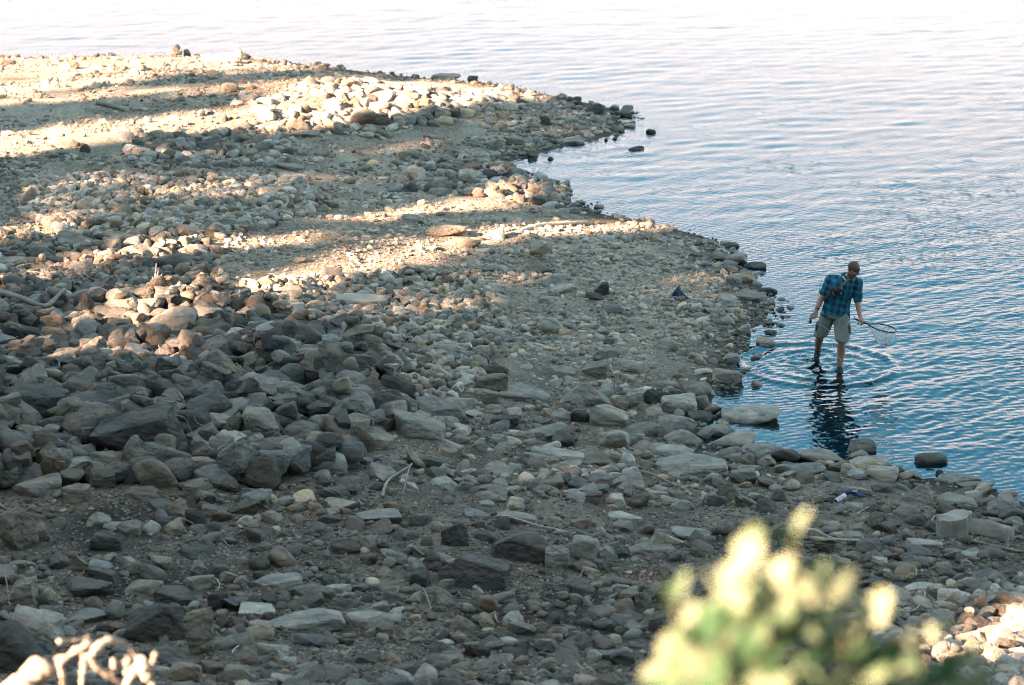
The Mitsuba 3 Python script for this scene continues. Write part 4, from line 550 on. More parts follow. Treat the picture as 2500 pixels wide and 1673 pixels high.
# stony zones: outline, smallest and largest stone, cover, heaped, tone (light and shade painted in: near and heap darker, far and lit paler), warmth
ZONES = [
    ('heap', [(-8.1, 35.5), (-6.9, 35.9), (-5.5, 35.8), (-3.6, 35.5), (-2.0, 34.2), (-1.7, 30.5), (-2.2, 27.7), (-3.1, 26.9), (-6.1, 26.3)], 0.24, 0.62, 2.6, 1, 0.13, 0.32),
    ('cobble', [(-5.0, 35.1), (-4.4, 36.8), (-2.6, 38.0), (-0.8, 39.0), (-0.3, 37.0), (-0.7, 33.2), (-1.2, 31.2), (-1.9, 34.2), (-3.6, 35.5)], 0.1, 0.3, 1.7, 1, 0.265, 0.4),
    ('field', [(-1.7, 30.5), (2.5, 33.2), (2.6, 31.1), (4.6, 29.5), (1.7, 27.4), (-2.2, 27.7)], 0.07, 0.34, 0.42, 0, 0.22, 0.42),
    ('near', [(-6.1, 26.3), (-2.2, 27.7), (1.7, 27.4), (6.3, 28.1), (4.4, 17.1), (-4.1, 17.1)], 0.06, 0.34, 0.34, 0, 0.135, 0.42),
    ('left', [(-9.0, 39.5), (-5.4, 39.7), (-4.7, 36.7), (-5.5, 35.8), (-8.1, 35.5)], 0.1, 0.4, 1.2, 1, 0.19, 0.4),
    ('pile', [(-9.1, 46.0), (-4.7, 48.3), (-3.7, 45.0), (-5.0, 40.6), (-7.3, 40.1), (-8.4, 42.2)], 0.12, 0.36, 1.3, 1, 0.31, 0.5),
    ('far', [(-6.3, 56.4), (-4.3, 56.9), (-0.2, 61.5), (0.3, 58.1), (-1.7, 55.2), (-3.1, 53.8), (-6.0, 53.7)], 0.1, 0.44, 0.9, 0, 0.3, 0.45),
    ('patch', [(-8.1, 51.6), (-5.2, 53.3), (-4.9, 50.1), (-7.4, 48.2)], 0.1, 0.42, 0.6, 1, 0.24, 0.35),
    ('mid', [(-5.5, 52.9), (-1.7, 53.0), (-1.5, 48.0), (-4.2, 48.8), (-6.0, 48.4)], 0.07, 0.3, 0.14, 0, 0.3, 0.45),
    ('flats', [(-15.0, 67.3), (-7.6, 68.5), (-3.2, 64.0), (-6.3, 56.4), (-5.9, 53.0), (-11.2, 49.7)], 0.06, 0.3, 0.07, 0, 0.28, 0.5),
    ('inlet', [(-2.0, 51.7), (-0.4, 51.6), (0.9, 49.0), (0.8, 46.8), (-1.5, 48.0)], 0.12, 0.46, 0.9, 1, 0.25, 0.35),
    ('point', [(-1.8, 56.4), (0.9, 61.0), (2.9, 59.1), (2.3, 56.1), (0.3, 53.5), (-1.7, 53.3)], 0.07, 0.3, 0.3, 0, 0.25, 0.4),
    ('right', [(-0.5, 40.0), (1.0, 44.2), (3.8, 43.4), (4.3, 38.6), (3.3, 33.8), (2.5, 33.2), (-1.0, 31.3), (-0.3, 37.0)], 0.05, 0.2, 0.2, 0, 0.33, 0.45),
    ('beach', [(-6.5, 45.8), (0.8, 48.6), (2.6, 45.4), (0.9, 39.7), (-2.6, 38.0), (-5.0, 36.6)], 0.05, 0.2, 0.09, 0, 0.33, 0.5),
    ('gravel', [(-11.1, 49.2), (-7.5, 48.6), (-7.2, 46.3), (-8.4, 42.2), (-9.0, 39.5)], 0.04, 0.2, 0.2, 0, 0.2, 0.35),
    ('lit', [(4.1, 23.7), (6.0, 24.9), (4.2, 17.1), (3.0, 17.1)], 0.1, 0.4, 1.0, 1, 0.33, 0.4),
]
STICKS = [
    ('driftwood_log', 'weathered log lying on the far left flats', 0.075, [(-9.54, 55.22), (-9.24, 55.08), (-8.85, 54.73)], 0.05),
    ('driftwood_log', 'pale driftwood log along the sun streak near the middle of the beach', 0.05, [(0.11, 42.83), (0.55, 43.87), (1.05, 44.39), (1.44, 44.99)], 0.03),
    ('fallen_branch', 'curved dark branch among stones at the left picture edge', 0.045, [(-7.59, 34.65), (-7.31, 34.39), (-7.03, 34.26), (-6.82, 34.35), (-6.68, 34.61), (-6.6, 34.8)], 0.1),
    ('fallen_branch', 'grey forked branch lying left of bottom centre', 0.018, [(-1.5, 26.67), (-1.47, 27.09), (-1.38, 27.37), (-1.2, 27.77)], 0.05),
    ('fallen_branch', 'thin curved branch above the white oblong stone, bottom centre', 0.014, [(-0.13, 26.1), (0.04, 26.04), (0.26, 25.95), (0.44, 25.74), (0.61, 25.61)], 0.02),
    ('fallen_branch', 'brown root lying across stones near the long bedrock slab', 0.02, [(1.46, 28.62), (1.72, 28.43), (1.96, 28.41), (2.16, 28.22)], 0.06),
    ('fallen_branch', 'long pale bowed stick on the gravel behind the bush tip', 0.016, [(3.36, 26.02), (3.48, 25.83), (3.63, 25.76), (3.84, 25.71), (4.05, 25.82), (4.25, 25.99)], 0.03),
    ('fallen_branch', 'straight dark stick at the right picture edge below the split log', 0.018, [(5.21, 26.16), (5.42, 26.1), (5.65, 26.01), (5.83, 25.89)], 0.02),
    ('dry_twig', 'pale hooked twig behind the large dark-fronted boulder, bottom left', 0.008, [(-3.05, 23.46), (-3.01, 23.37), (-2.98, 23.25), (-2.98, 23.12)], 0.1),
    ('dry_twig', 'small white curved twig right of the splintered brown slab', 0.009, [(-2.58, 20.9), (-2.58, 21.03), (-2.55, 21.16)], 0.04),
    ('dry_twig', 'thin upright twig near the left edge, bottom', 0.006, [(-5.05, 22.71), (-4.98, 22.49), (-4.92, 22.29)], 0.06),
    ('dry_twig', 'small crooked twig left of the reddish-brown stone', 0.008, [(-0.91, 23.34), (-0.86, 23.05), (-0.81, 22.68)], 0.05),
    ('dry_twig', 'curled pale root on the gravel right of the bush', 0.009, [(3.98, 23.3), (4.13, 23.28), (4.24, 23.46), (4.29, 23.71)], 0.03),
    ('dry_twig', 'short white stick standing above the straight dark stick at right', 0.008, [(5.63, 26.03), (5.68, 26.22)], 0.05),
    ('dry_twig', 'thin stick crossing the gravel left of the peaked boulder with a hollow', 0.008, [(4.02, 26.8), (4.2, 27.2), (4.36, 27.56)], 0.03),
    ('dry_twig', 'pale curved stick under the light wedge stone on the right', 0.007, [(4.94, 27.05), (5.05, 27.28), (5.28, 27.57)], 0.03),
    ('dry_twig', 'twig lying on the dark soil at bottom centre', 0.007, [(0.63, 23.67), (0.69, 23.96), (0.76, 24.26)], 0.02),
    ('dry_twig', 'long thin twig at the left edge above the fissured brown boulder', 0.011, [(-5.69, 25.57), (-5.58, 25.48), (-5.37, 25.42), (-5.14, 25.35)], 0.05),
]
CAIRN = (-9.6, 69.12)
BLUE = (2.71, 38.41)
TUBE = (3.88, 27.59)
STUMP = (5.1, 26.36)
SPLIT = (5.5, 26.47)
SPLINTER = (-5.45, 36.04)
TWIGS = (-6.98, 36.64)
PALEWOOD = (-7.68, 66.56)
ROOT = [
    (0.026, [(-2.114, 10.28, 5.104), (-2.054, 10.352, 5.144), (-1.949, 10.425, 5.188)]),
    (0.009, [(-2.089, 10.456, 5.194), (-2.031, 10.513, 5.175), (-1.961, 10.574, 5.169)]),
    (0.017, [(-1.9, 10.265, 5.202), (-1.875, 10.332, 5.221), (-1.827, 10.394, 5.221), (-1.779, 10.445, 5.18), (-1.752, 10.492, 5.119), (-1.74, 10.531, 5.033)]),
    (0.015, [(-1.904, 10.171, 5.24), (-1.872, 10.213, 5.162), (-1.825, 10.258, 5.098), (-1.77, 10.304, 5.033)]),
    (0.015, [(-1.768, 10.365, 5.139), (-1.774, 10.409, 5.067), (-1.784, 10.443, 4.96)]),
    (0.013, [(-1.642, 10.415, 5.15), (-1.665, 10.458, 5.078), (-1.689, 10.504, 5.013)]),
    (0.03, [(-1.676, 10.197, 5.206), (-1.657, 10.238, 5.122), (-1.608, 10.272, 5.015)]),
    (0.018, [(-2.04, 10.206, 5.191), (-2.04, 10.245, 5.103), (-2.048, 10.28, 4.997)]),
    (0.021, [(-1.951, 10.432, 5.182), (-1.976, 10.472, 5.096), (-2.001, 10.501, 4.967), (-2.027, 10.535, 4.858)]),
    (0.015, [(-1.824, 10.351, 5.145), (-1.83, 10.398, 5.087), (-1.858, 10.444, 5.022)]),
    (0.063, [(-2.235, 10.113, 5.036), (-2.176, 10.197, 5.123), (-2.117, 10.257, 5.114)]),
    (0.018, [(-1.71, 10.266, 5.141), (-1.763, 10.302, 5.041), (-1.844, 10.339, 4.941)]),
]
SHOOTS = [(0.519, 4.237, 7.87), (0.421, 4.177, 7.834), (0.304, 4.253, 7.736), (0.369, 4.077, 7.838), (0.468, 4.121, 7.814), (0.601, 4.156, 7.755), (0.65, 4.195, 7.71), (0.585, 4.42, 7.598), (0.752, 4.315, 7.585), (0.823, 4.352, 7.53), (0.284, 4.228, 7.641), (0.345, 4.289, 7.679), (0.334, 4.051, 7.74), (0.418, 3.955, 7.761), (0.479, 3.94, 7.702), (0.655, 4.359, 7.559), (0.284, 4.209, 7.566), (0.893, 4.497, 7.504), (0.832, 4.556, 7.536), (0.346, 3.982, 7.668), (0.546, 3.978, 7.653), (0.723, 4.301, 7.529), (0.887, 4.389, 7.479), (0.4, 4.019, 7.81), (0.658, 4.51, 7.554), (0.735, 4.551, 7.52), (0.326, 4.132, 7.658), (0.459, 4.059, 7.77), (0.79, 4.299, 7.521), (0.561, 4.26, 7.764), (0.448, 3.933, 7.672), (0.648, 4.118, 7.604)]
# ---------------------------------------------------------------- materials of the ground and the stones


def stone_colour(p, n, uv):
    # uv of a stone: (tone, warmth), the same over the whole stone
    f = fbm(p.x * 7, p.y * 7, p.z * 9, 3)
    g = noise(p.x * 60, p.y * 60, p.z * 60)
    vein = smoothstep(0.47, 0.5, fbm(p.x * 3 + 4, p.y * 3, p.z * 5, 2)) * (1 - smoothstep(0.5, 0.53, fbm(p.x * 3 + 4, p.y * 3, p.z * 5, 2)))
    dust = smoothstep(0.35, 0.95, n.z) * smoothstep(0.35, 0.6, noise(p.x * 2.3, p.y * 2.3, 3.0 + p.z))
    base = mix((1.12, 1.02, 0.85), (1.38, 0.98, 0.60), dr.clip(uv.y + (f - 0.5) * 0.7, 0, 1.4))
    k = uv.x * (0.31 + 0.62 * f + 0.24 * g) * (1 - 0.22 * vein)
    c = base * k
    c = mix(c, mi.Color3f(0.25, 0.20, 0.15), dust * 0.22)
    wet = 1 - smoothstep(0.01, 0.07, p.z + 0.05 * (f - 0.5))
    return c * (1 - 0.55 * wet)


def stone_relief(p, n, uv):
    q = fbm(p.x * 2.6 + 1, p.y * 2.6, p.z * 3.4, 3)
    crack = smoothstep(0.022, 0.0, dr.abs(q - 0.5)) * 0.016
    strata = fbm(p.x * 2.0 + p.z * 3, p.y * 2.0, p.z * 26 + p.x * 5, 2) * 0.016
    return fbm(p.x * 10, p.y * 10, p.z * 14, 4) * 0.060 + strata + noise(p.x * 75, p.y * 75, p.z * 75) * 0.006 - crack


def stone_gloss(p, n, uv):
    return 0.42 + 0.45 * smoothstep(0.01, 0.06, p.z)


scene['rough_stone'] = {'type': 'bumpmap', 'arbitrary': proc(stone_relief, 0.006), 'scale': 1.0,
                  'bsdf': {'type': 'principled', 'base_color': proc(stone_colour), 'roughness': proc(stone_gloss), 'specular': 0.3}}
scene['stone_plain'] = {'type': 'principled', 'base_color': proc(stone_colour), 'roughness': proc(stone_gloss), 'specular': 0.25}

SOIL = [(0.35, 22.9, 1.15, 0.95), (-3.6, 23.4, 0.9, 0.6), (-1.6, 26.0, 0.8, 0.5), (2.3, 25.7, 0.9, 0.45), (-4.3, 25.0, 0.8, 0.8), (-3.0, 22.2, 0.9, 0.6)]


def ground_colour(p, n, uv):
    big = fbm(p.x * 0.35, p.y * 0.35, 2.0, 3)
    mid = fbm(p.x * 2.2, p.y * 2.2, 7.0, 3)
    _, _, cell = voronoi(p.x * 16, p.y * 16)
    _, _, cell2 = voronoi(p.x * 38 + 3, p.y * 38)
    c = mix((0.235, 0.190, 0.127), (0.46, 0.365, 0.25), smoothstep(0.35, 0.65, big * 0.5 + mid * 0.5))
    c = c * (0.48 + 0.33 * cell + 0.26 * cell2)
    c = mix(c, mi.Color3f(0.25, 0.20, 0.155) * (0.5 + cell2), smoothstep(0.62, 0.70, cell))
    near = 1 - smoothstep(30, 36, p.y)  # deeper shade of the near beach painted in as darker ground
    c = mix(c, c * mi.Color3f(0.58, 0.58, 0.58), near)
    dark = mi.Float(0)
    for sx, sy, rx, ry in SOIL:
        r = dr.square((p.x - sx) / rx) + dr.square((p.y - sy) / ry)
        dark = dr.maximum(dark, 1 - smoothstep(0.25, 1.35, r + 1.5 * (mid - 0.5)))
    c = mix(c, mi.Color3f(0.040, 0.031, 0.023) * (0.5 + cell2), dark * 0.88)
    duff = smoothstep(0, 1.5, p.z - 2.6)
    c = mix(c, mi.Color3f(0.085, 0.065, 0.04) * (0.6 + 0.8 * mid), duff)
    wet = 1 - smoothstep(0.01, 0.10, p.z + 0.05 * (mid - 0.5))
    return c * (1 - 0.68 * wet)


def ground_relief(p, n, uv):
    a, b, r = voronoi(p.x * 16, p.y * 16)
    a2, b2, r2 = voronoi(p.x * 38 + 3, p.y * 38)
    return dr.minimum(b - a, 0.5) * 0.030 * (0.3 + r) + dr.minimum(b2 - a2, 0.5) * 0.012 + 0.02 * fbm(p.x * 5, p.y * 5, 1.0, 3)


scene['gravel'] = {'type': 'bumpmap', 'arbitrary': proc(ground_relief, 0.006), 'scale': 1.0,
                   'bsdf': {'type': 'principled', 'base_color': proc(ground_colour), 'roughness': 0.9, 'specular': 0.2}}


def grid_mesh(xs, ys, zfun):
    X, Y = np.meshgrid(xs, ys)
    Z = zfun(X, Y)
    n, m = X.shape
    i = np.arange(n * m).reshape(n, m)
    q = np.stack([i[:-1, :-1], i[:-1, 1:], i[1:, 1:], i[1:, :-1]], -1).reshape(-1, 4)
    return trimesh.Trimesh(np.stack([X, Y, Z], -1).reshape(-1, 3), np.vstack([q[:, [0, 1, 2]], q[:, [0, 2, 3]]]), process=False)


gx = np.concatenate([np.linspace(-900, -60, 12), np.linspace(-55, -20, 12), np.arange(-18.5, 9.1, 0.16), np.linspace(11, 60, 14), np.linspace(90, 900, 9)])
gy = np.concatenate([np.linspace(-500, -60, 8), np.linspace(-50, 12, 26), np.arange(13, 30, 0.13), np.arange(30, 74, 0.22), np.linspace(78, 140, 8), np.linspace(200, 3000, 8)])
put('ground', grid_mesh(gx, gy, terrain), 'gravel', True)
tag('ground', 'tan and grey gravel beach rising from the lake to a bank', kind='structure')

# ---------------------------------------------------------------- stone shapes
TONES = {'d': (0.08, 0.26), 'm': (0.225, 0.32), 'l': (0.32, 0.32), 'b': (0.18, 0.6), 'y': (0.26, 0.85), 'w': (0.42, 0.32), 'x': (0.15, 1.15)}


def ball(sub):
    m = trimesh.creation.icosphere(subdivisions=sub)
    return np.array(m.vertices), np.array(m.faces)


BALLS = {s: ball(s) for s in (0, 1, 2, 3, 4)}


def rock_points(sub, shape, rng):
    """Points of a stone in a unit box: a ball cut by random planes, its edges worn round."""
    d = BALLS[sub][0]
    pw = {'r': 7.5, 'a': 30.0, 'f': 20.0, 'p': 24.0, 'u': 26.0}[shape] * rng.uniform(0.8, 1.3)
    k = {'r': 9, 'a': 7, 'f': 7, 'p': 5, 'u': 6}[shape]
    nrm = rng.normal(size=(k, 3))
    dist = rng.uniform(0.52, 0.92, k)
    if shape == 'f':
        nrm = np.vstack([nrm, [[rng.uniform(-.25, .25), rng.uniform(-.25, .1), 1]]])
        dist = np.append(dist, 0.55)
    if shape == 'a':
        nrm = np.vstack([nrm, [[rng.uniform(-.5, .5), rng.uniform(-.4, .2), 1], [rng.uniform(-.5, .5), -1, rng.uniform(0, .5)]]])
        dist = np.append(dist, [0.62, 0.66])
    if shape == 'p':
        a = rng.uniform(0, 6.28) + np.arange(4) * 1.57 + rng.uniform(-.3, .3, 4)
        nrm = np.vstack([nrm * [1, 1, 0.3], np.stack([np.cos(a) * .8, np.sin(a) * .8, 0 * a + .55], 1)])
        dist = np.append(dist, rng.uniform(0.4, 0.62, 4))
    nrm = np.vstack([nrm, [[1, 0, 0], [-1, 0, 0], [0, 1, 0], [0, -1, 0], [0, 0, 1], [0, 0, -1]]])
    dist = np.append(dist, np.full(6, 0.97))
    nrm = nrm / np.linalg.norm(nrm, axis=1, keepdims=True)
    g = (np.maximum(d @ nrm.T, 0) / dist) ** pw
    v = d * (g.sum(1) ** (-1 / pw))[:, None]
    if sub >= 2:
        o = rng.uniform(0, 50, 3)
        v = v * (1 + 0.16 * (meshkit.fbm(d * 1.6 + o, 3, 5) - 0.5) + (0.10 * (meshkit.fbm(d * 5 + o, 3, 8) - 0.5) if sub >= 3 else 0))[:, None]
    lo, hi = v.min(0), v.max(0)
    return (v - (lo + hi) / 2) / (hi - lo)


def rot(yaw, tx=0.0, ty=0.0):
    cz, sz, cx, sx, cy, sy = math.cos(yaw), math.sin(yaw), math.cos(tx), math.sin(tx), math.cos(ty), math.sin(ty)
    return np.array([[cz, -sz, 0], [sz, cz, 0], [0, 0, 1]]) @ np.array([[1, 0, 0], [0, cx, -sx], [0, sx, cx]]) @ np.array([[cy, 0, sy], [0, 1, 0], [-sy, 0, cy]])


# height of the stones laid so far, on a 5 cm raster, so that stones lie on one another
RX0, RY0, RS = -20.0, 14.0, 0.05
RNX, RNY = 660, 1220
_gx, _gy = RX0 + (np.arange(RNX) + 0.5) * RS, RY0 + (np.arange(RNY) + 0.5) * RS
GROUND = terrain(*np.meshgrid(_gx, _gy))
TOP = GROUND.copy()
HERO = np.zeros(GROUND.shape, np.float32)


def patch(x, y, r):
    i0, i1 = max(int((x - r - RX0) / RS), 0), min(int((x + r - RX0) / RS) + 1, RNX)
    j0, j1 = max(int((y - r - RY0) / RS), 0), min(int((y + r - RY0) / RS) + 1, RNY)
    if i0 >= i1 or j0 >= j1:
        return None
    return slice(j0, j1), slice(i0, i1)


def lay(x, y, zc, a, b, c, yaw, hero=False):
    """Raises the raster under a stone with half axes a, b, c about (x, y, zc)."""
    s = patch(x, y, max(a, b))
    if s is None:
        return
    dx, dy = _gx[s[1]][None] - x, _gy[s[0]][:, None] - y
    cu, su = math.cos(yaw), math.sin(yaw)
    q = 1 - ((dx * cu + dy * su) / a) ** 2 - ((-dx * su + dy * cu) / b) ** 2
    top = np.where(q > 0, zc + c * np.sqrt(np.maximum(q, 0)) * 0.9, -99)
    TOP[s] = np.maximum(TOP[s], top)
    if hero:
        HERO[s] = np.maximum(HERO[s], q > 0.15)


def ground_at(x, y):
    return float(terrain(np.array([x]), np.array([y]))[0])


# ---------------------------------------------------------------- the boulders and stones that can be told apart
order = sorted(ROCKS, key=lambda r: -r[2])
boulder_from = order[150][2]
for n_rock, (x, y, wd, dp, hc, tone, shape, label, group) in enumerate(order):
    rng = np.random.default_rng(1000 + n_rock)
    full = hc * (1.35 if shape != 'f' else 1.6) + 0.03
    s = patch(x, y, 0.3 * min(wd, dp))
    base = float(np.median(GROUND[s])) if s else ground_at(x, y)
    if base < 0.0:                      # stands in the water: reaches down to the bed
        full += min(-base, 0.5) * 0.9
        base = max(base, -0.45)
        zc = hc - full / 2
    else:
        zc = base + hc - full / 2
    if 'upper one of two stacked' in label:
        zc += 0.2
    yaw = rng.uniform(-0.25, 0.25)
    px = wd * 2418 / math.hypot(x, y)
    sub = 4 if px > 75 else 3 if px > 13 else 2
    v = rock_points(sub, shape, rng) * [wd, dp, full]
    v = v @ rot(yaw, 0, rng.uniform(-.06, .06)).T + [x, y, zc]
    lay(x, y, zc, wd / 2, dp / 2, full / 2, yaw, True)
    t = TONES[tone]
    uv = np.tile([t[0] * rng.uniform(0.85, 1.15), t[1] + rng.uniform(-.12, .12)], (len(v), 1))
    k = put(key_for('boulder' if wd >= boulder_from else 'stone'), (v, BALLS[sub][1]), 'rough_stone', not (sub >= 3 and shape in 'apfu'), uv=uv)
    word = 'boulder' if k.startswith('boulder') else 'stone'
    tag(k, label, word, group or None)

# the two-stone stack on the far shore
for part, dz, (w_, d_, h_), lab in (('lower', 0.0, (0.31, 0.26, 0.15), 'flat lower stone of the two-stone stack on the far shore'), ('upper', 0.14, (0.23, 0.21, 0.22), 'rounded upper stone of the two-stone stack on the far shore')):
    rng = np.random.default_rng(77 + len(part) + int(dz * 10))
    cx_, cy_ = CAIRN
    v = rock_points(3, 'r', rng) * [w_, d_, h_] + [cx_, cy_, ground_at(cx_, cy_) + dz + h_ * 0.45]
    k = put(key_for('stone'), (v, BALLS[3][1]), 'rough_stone', True, uv=np.tile([0.27, 0.8], (len(v), 1)))
    tag(k, lab, 'stone')

# ---------------------------------------------------------------- the mass of smaller stones
R = np.random.default_rng(5)
PROTO = {s: [(sh, rock_points(s, sh, R)) for sh in 'raaafaapar' for _ in range(2)] for s in (0, 1, 2)}
MASS = {}                               # (subdivision) -> lists of vertex blocks and tints
tri_count = 0


def drop(x, y, size, rng, heap, tone, warm, dry=True, worn=False):
    """Lays one stone on what is already there; False where there is no room."""
    global tri_count
    r1 = rng.random(8)
    a, b, c = size * (0.8 + 0.45 * r1[0]) / 2, size * (0.65 + 0.35 * r1[1]) / 2, size * ((0.50 if heap else 0.40) + 0.36 * r1[2]) / 2
    s = patch(x, y, min(a, b) * 0.8)
    if s is None:
        return False
    top, gr = TOP[s], GROUND[s]
    if HERO[s].mean() > (0.42 if heap else 0.25):
        return False
    over = (top - gr).mean()
    if over > (0.9 if heap else 0.3) * c and r1[4] > (0.3 if heap else 0.02):
        return False
    lie = float(top.mean() * 0.6 + top.min() * 0.4)
    zc = lie + c * ((0.2 if heap else 0.1) + 0.35 * r1[5])
    if not dry and zc + c < -0.1:
        return False
    px = size * 2418 / math.hypot(x, y)
    sub = 2 if px > 20 else 1 if px > 6 else 0
    yaw = 6.28 * r1[6]
    if zc + c < -0.03:
        return True
    lay(x, y, zc, a, b, c, yaw)
    add_stone(x, y, zc, a, b, c, yaw, sub, tone, warm, rng, worn)
    return True


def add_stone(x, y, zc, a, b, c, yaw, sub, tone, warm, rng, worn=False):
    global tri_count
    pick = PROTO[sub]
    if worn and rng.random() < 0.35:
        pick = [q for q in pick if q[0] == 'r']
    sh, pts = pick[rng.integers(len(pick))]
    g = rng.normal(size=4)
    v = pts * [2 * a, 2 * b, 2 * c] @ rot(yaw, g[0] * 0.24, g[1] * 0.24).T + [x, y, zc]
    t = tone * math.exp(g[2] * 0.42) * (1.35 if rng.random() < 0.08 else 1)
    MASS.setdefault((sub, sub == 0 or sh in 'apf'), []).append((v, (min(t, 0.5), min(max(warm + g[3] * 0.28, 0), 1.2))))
    tri_count += len(BALLS[sub][1])


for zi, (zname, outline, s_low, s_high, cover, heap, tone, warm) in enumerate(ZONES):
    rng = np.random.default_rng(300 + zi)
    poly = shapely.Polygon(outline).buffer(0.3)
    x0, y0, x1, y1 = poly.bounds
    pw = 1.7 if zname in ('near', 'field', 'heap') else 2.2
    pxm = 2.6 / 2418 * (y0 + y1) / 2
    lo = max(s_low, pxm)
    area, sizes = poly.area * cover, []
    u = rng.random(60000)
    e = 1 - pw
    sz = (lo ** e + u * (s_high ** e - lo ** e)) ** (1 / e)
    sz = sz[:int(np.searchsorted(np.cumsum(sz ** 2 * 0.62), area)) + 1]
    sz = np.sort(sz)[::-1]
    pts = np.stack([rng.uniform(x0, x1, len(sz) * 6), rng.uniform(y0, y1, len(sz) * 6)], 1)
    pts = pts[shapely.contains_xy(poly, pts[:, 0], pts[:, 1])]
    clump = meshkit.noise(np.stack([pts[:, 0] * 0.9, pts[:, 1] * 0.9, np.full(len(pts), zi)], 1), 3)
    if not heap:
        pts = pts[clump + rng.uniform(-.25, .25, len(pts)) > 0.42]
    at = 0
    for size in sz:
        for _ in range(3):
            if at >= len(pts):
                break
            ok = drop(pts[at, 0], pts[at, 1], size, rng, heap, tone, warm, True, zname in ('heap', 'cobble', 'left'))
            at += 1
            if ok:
                break

# stones along the waterline, some awash
rng = np.random.default_rng(41)
sx = rng.uniform(-18, 8, 40000)
sy = rng.uniform(26, 72, 40000)
keep = np.abs(sx) < sy * 0.235 + 0.5
sx, sy = sx[keep], sy[keep]
sd = shore_dist(sx, sy)
keep = (sd > -0.4) & (sd < 0.7) & (rng.random(len(sd)) < np.exp(-np.maximum(-sd, 0) / 0.22))
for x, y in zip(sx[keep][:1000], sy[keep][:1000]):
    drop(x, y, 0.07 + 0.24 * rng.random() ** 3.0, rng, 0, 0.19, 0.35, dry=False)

# gravel everywhere, as fine as the picture can show
rng = np.random.default_rng(42)
n = 150000
y = 18.0 + (rng.random(n) ** 1.5) * 52
x = rng.uniform(-1, 1, n) * (y * 0.225 + 0.4)
ix, iy = np.clip(((x - RX0) / RS).astype(int), 0, RNX - 1), np.clip(((y - RY0) / RS).astype(int), 0, RNY - 1)
over = (TOP - GROUND)[iy, ix]
ok = (over < 0.012) & (shore_dist(x, y) > 0.02) & (meshkit.fbm(np.stack([x * 0.8, y * 0.8, 0 * x], 1), 3, 31) + rng.uniform(-.2, .2, n) > 0.42 + 0.10 * (y > 33) + 0.08 * (y > 44))
x, y, z = x[ok][:38000], y[ok][:38000], GROUND[iy, ix][ok][:38000]
size = np.maximum(2.0 / 2418 * y, 0.024) * (1 + 1.5 * rng.random(len(x)) ** 4)
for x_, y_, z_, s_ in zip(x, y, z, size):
    add_stone(x_, y_, z_ + s_ * 0.12, s_ * 0.6, s_ * 0.45, s_ * 0.33, 6.28 * rng.random(), 0, 0.235 if y_ > 28 else 0.16, 0.45, rng)  # nearer gravel coloured darker to deepen the shade there

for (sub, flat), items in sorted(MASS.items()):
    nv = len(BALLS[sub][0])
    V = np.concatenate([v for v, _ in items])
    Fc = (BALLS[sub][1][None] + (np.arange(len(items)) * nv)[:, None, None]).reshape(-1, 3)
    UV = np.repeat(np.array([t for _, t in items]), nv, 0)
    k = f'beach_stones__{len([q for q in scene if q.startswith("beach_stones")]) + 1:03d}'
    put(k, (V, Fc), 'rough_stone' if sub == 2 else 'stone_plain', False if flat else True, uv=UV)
tag('beach_stones', 'countless grey and tan cobbles and gravel covering the beach', kind='stuff')
print('stones', sum(map(len, MASS.values())), 'triangles', tri_count, {k: len(v) for k, v in MASS.items()})

# ---------------------------------------------------------------- the lake
MAN = np.array([4.69, 34.62])           # where the man's front foot stands


def wave_set(rng, lo, hi, n, slope, dirs, spread):
    lam = np.exp(rng.uniform(math.log(lo), math.log(hi), n))
    ang = dirs + rng.normal(size=n) * spread
    k = 2 * math.pi / lam
    amp = slope * math.sqrt(2.0 / n) / k
    return [(kk * math.sin(a), kk * math.cos(a), am, rng.uniform(0, 6.28), l) for kk, a, am, l in zip(k, ang, amp, lam)]


_r = np.random.default_rng(8)
WAVES = wave_set(_r, 0.15, 0.36, 40, 0.074, -0.85, 0.42) + wave_set(_r, 0.15, 0.36, 30, 0.040, 0.25, 0.6) + wave_set(_r, 0.42, 1.1, 22, 0.030, -0.75, 0.5) + wave_set(_r, 1.2, 3.5, 12, 0.010, -0.6, 0.5)


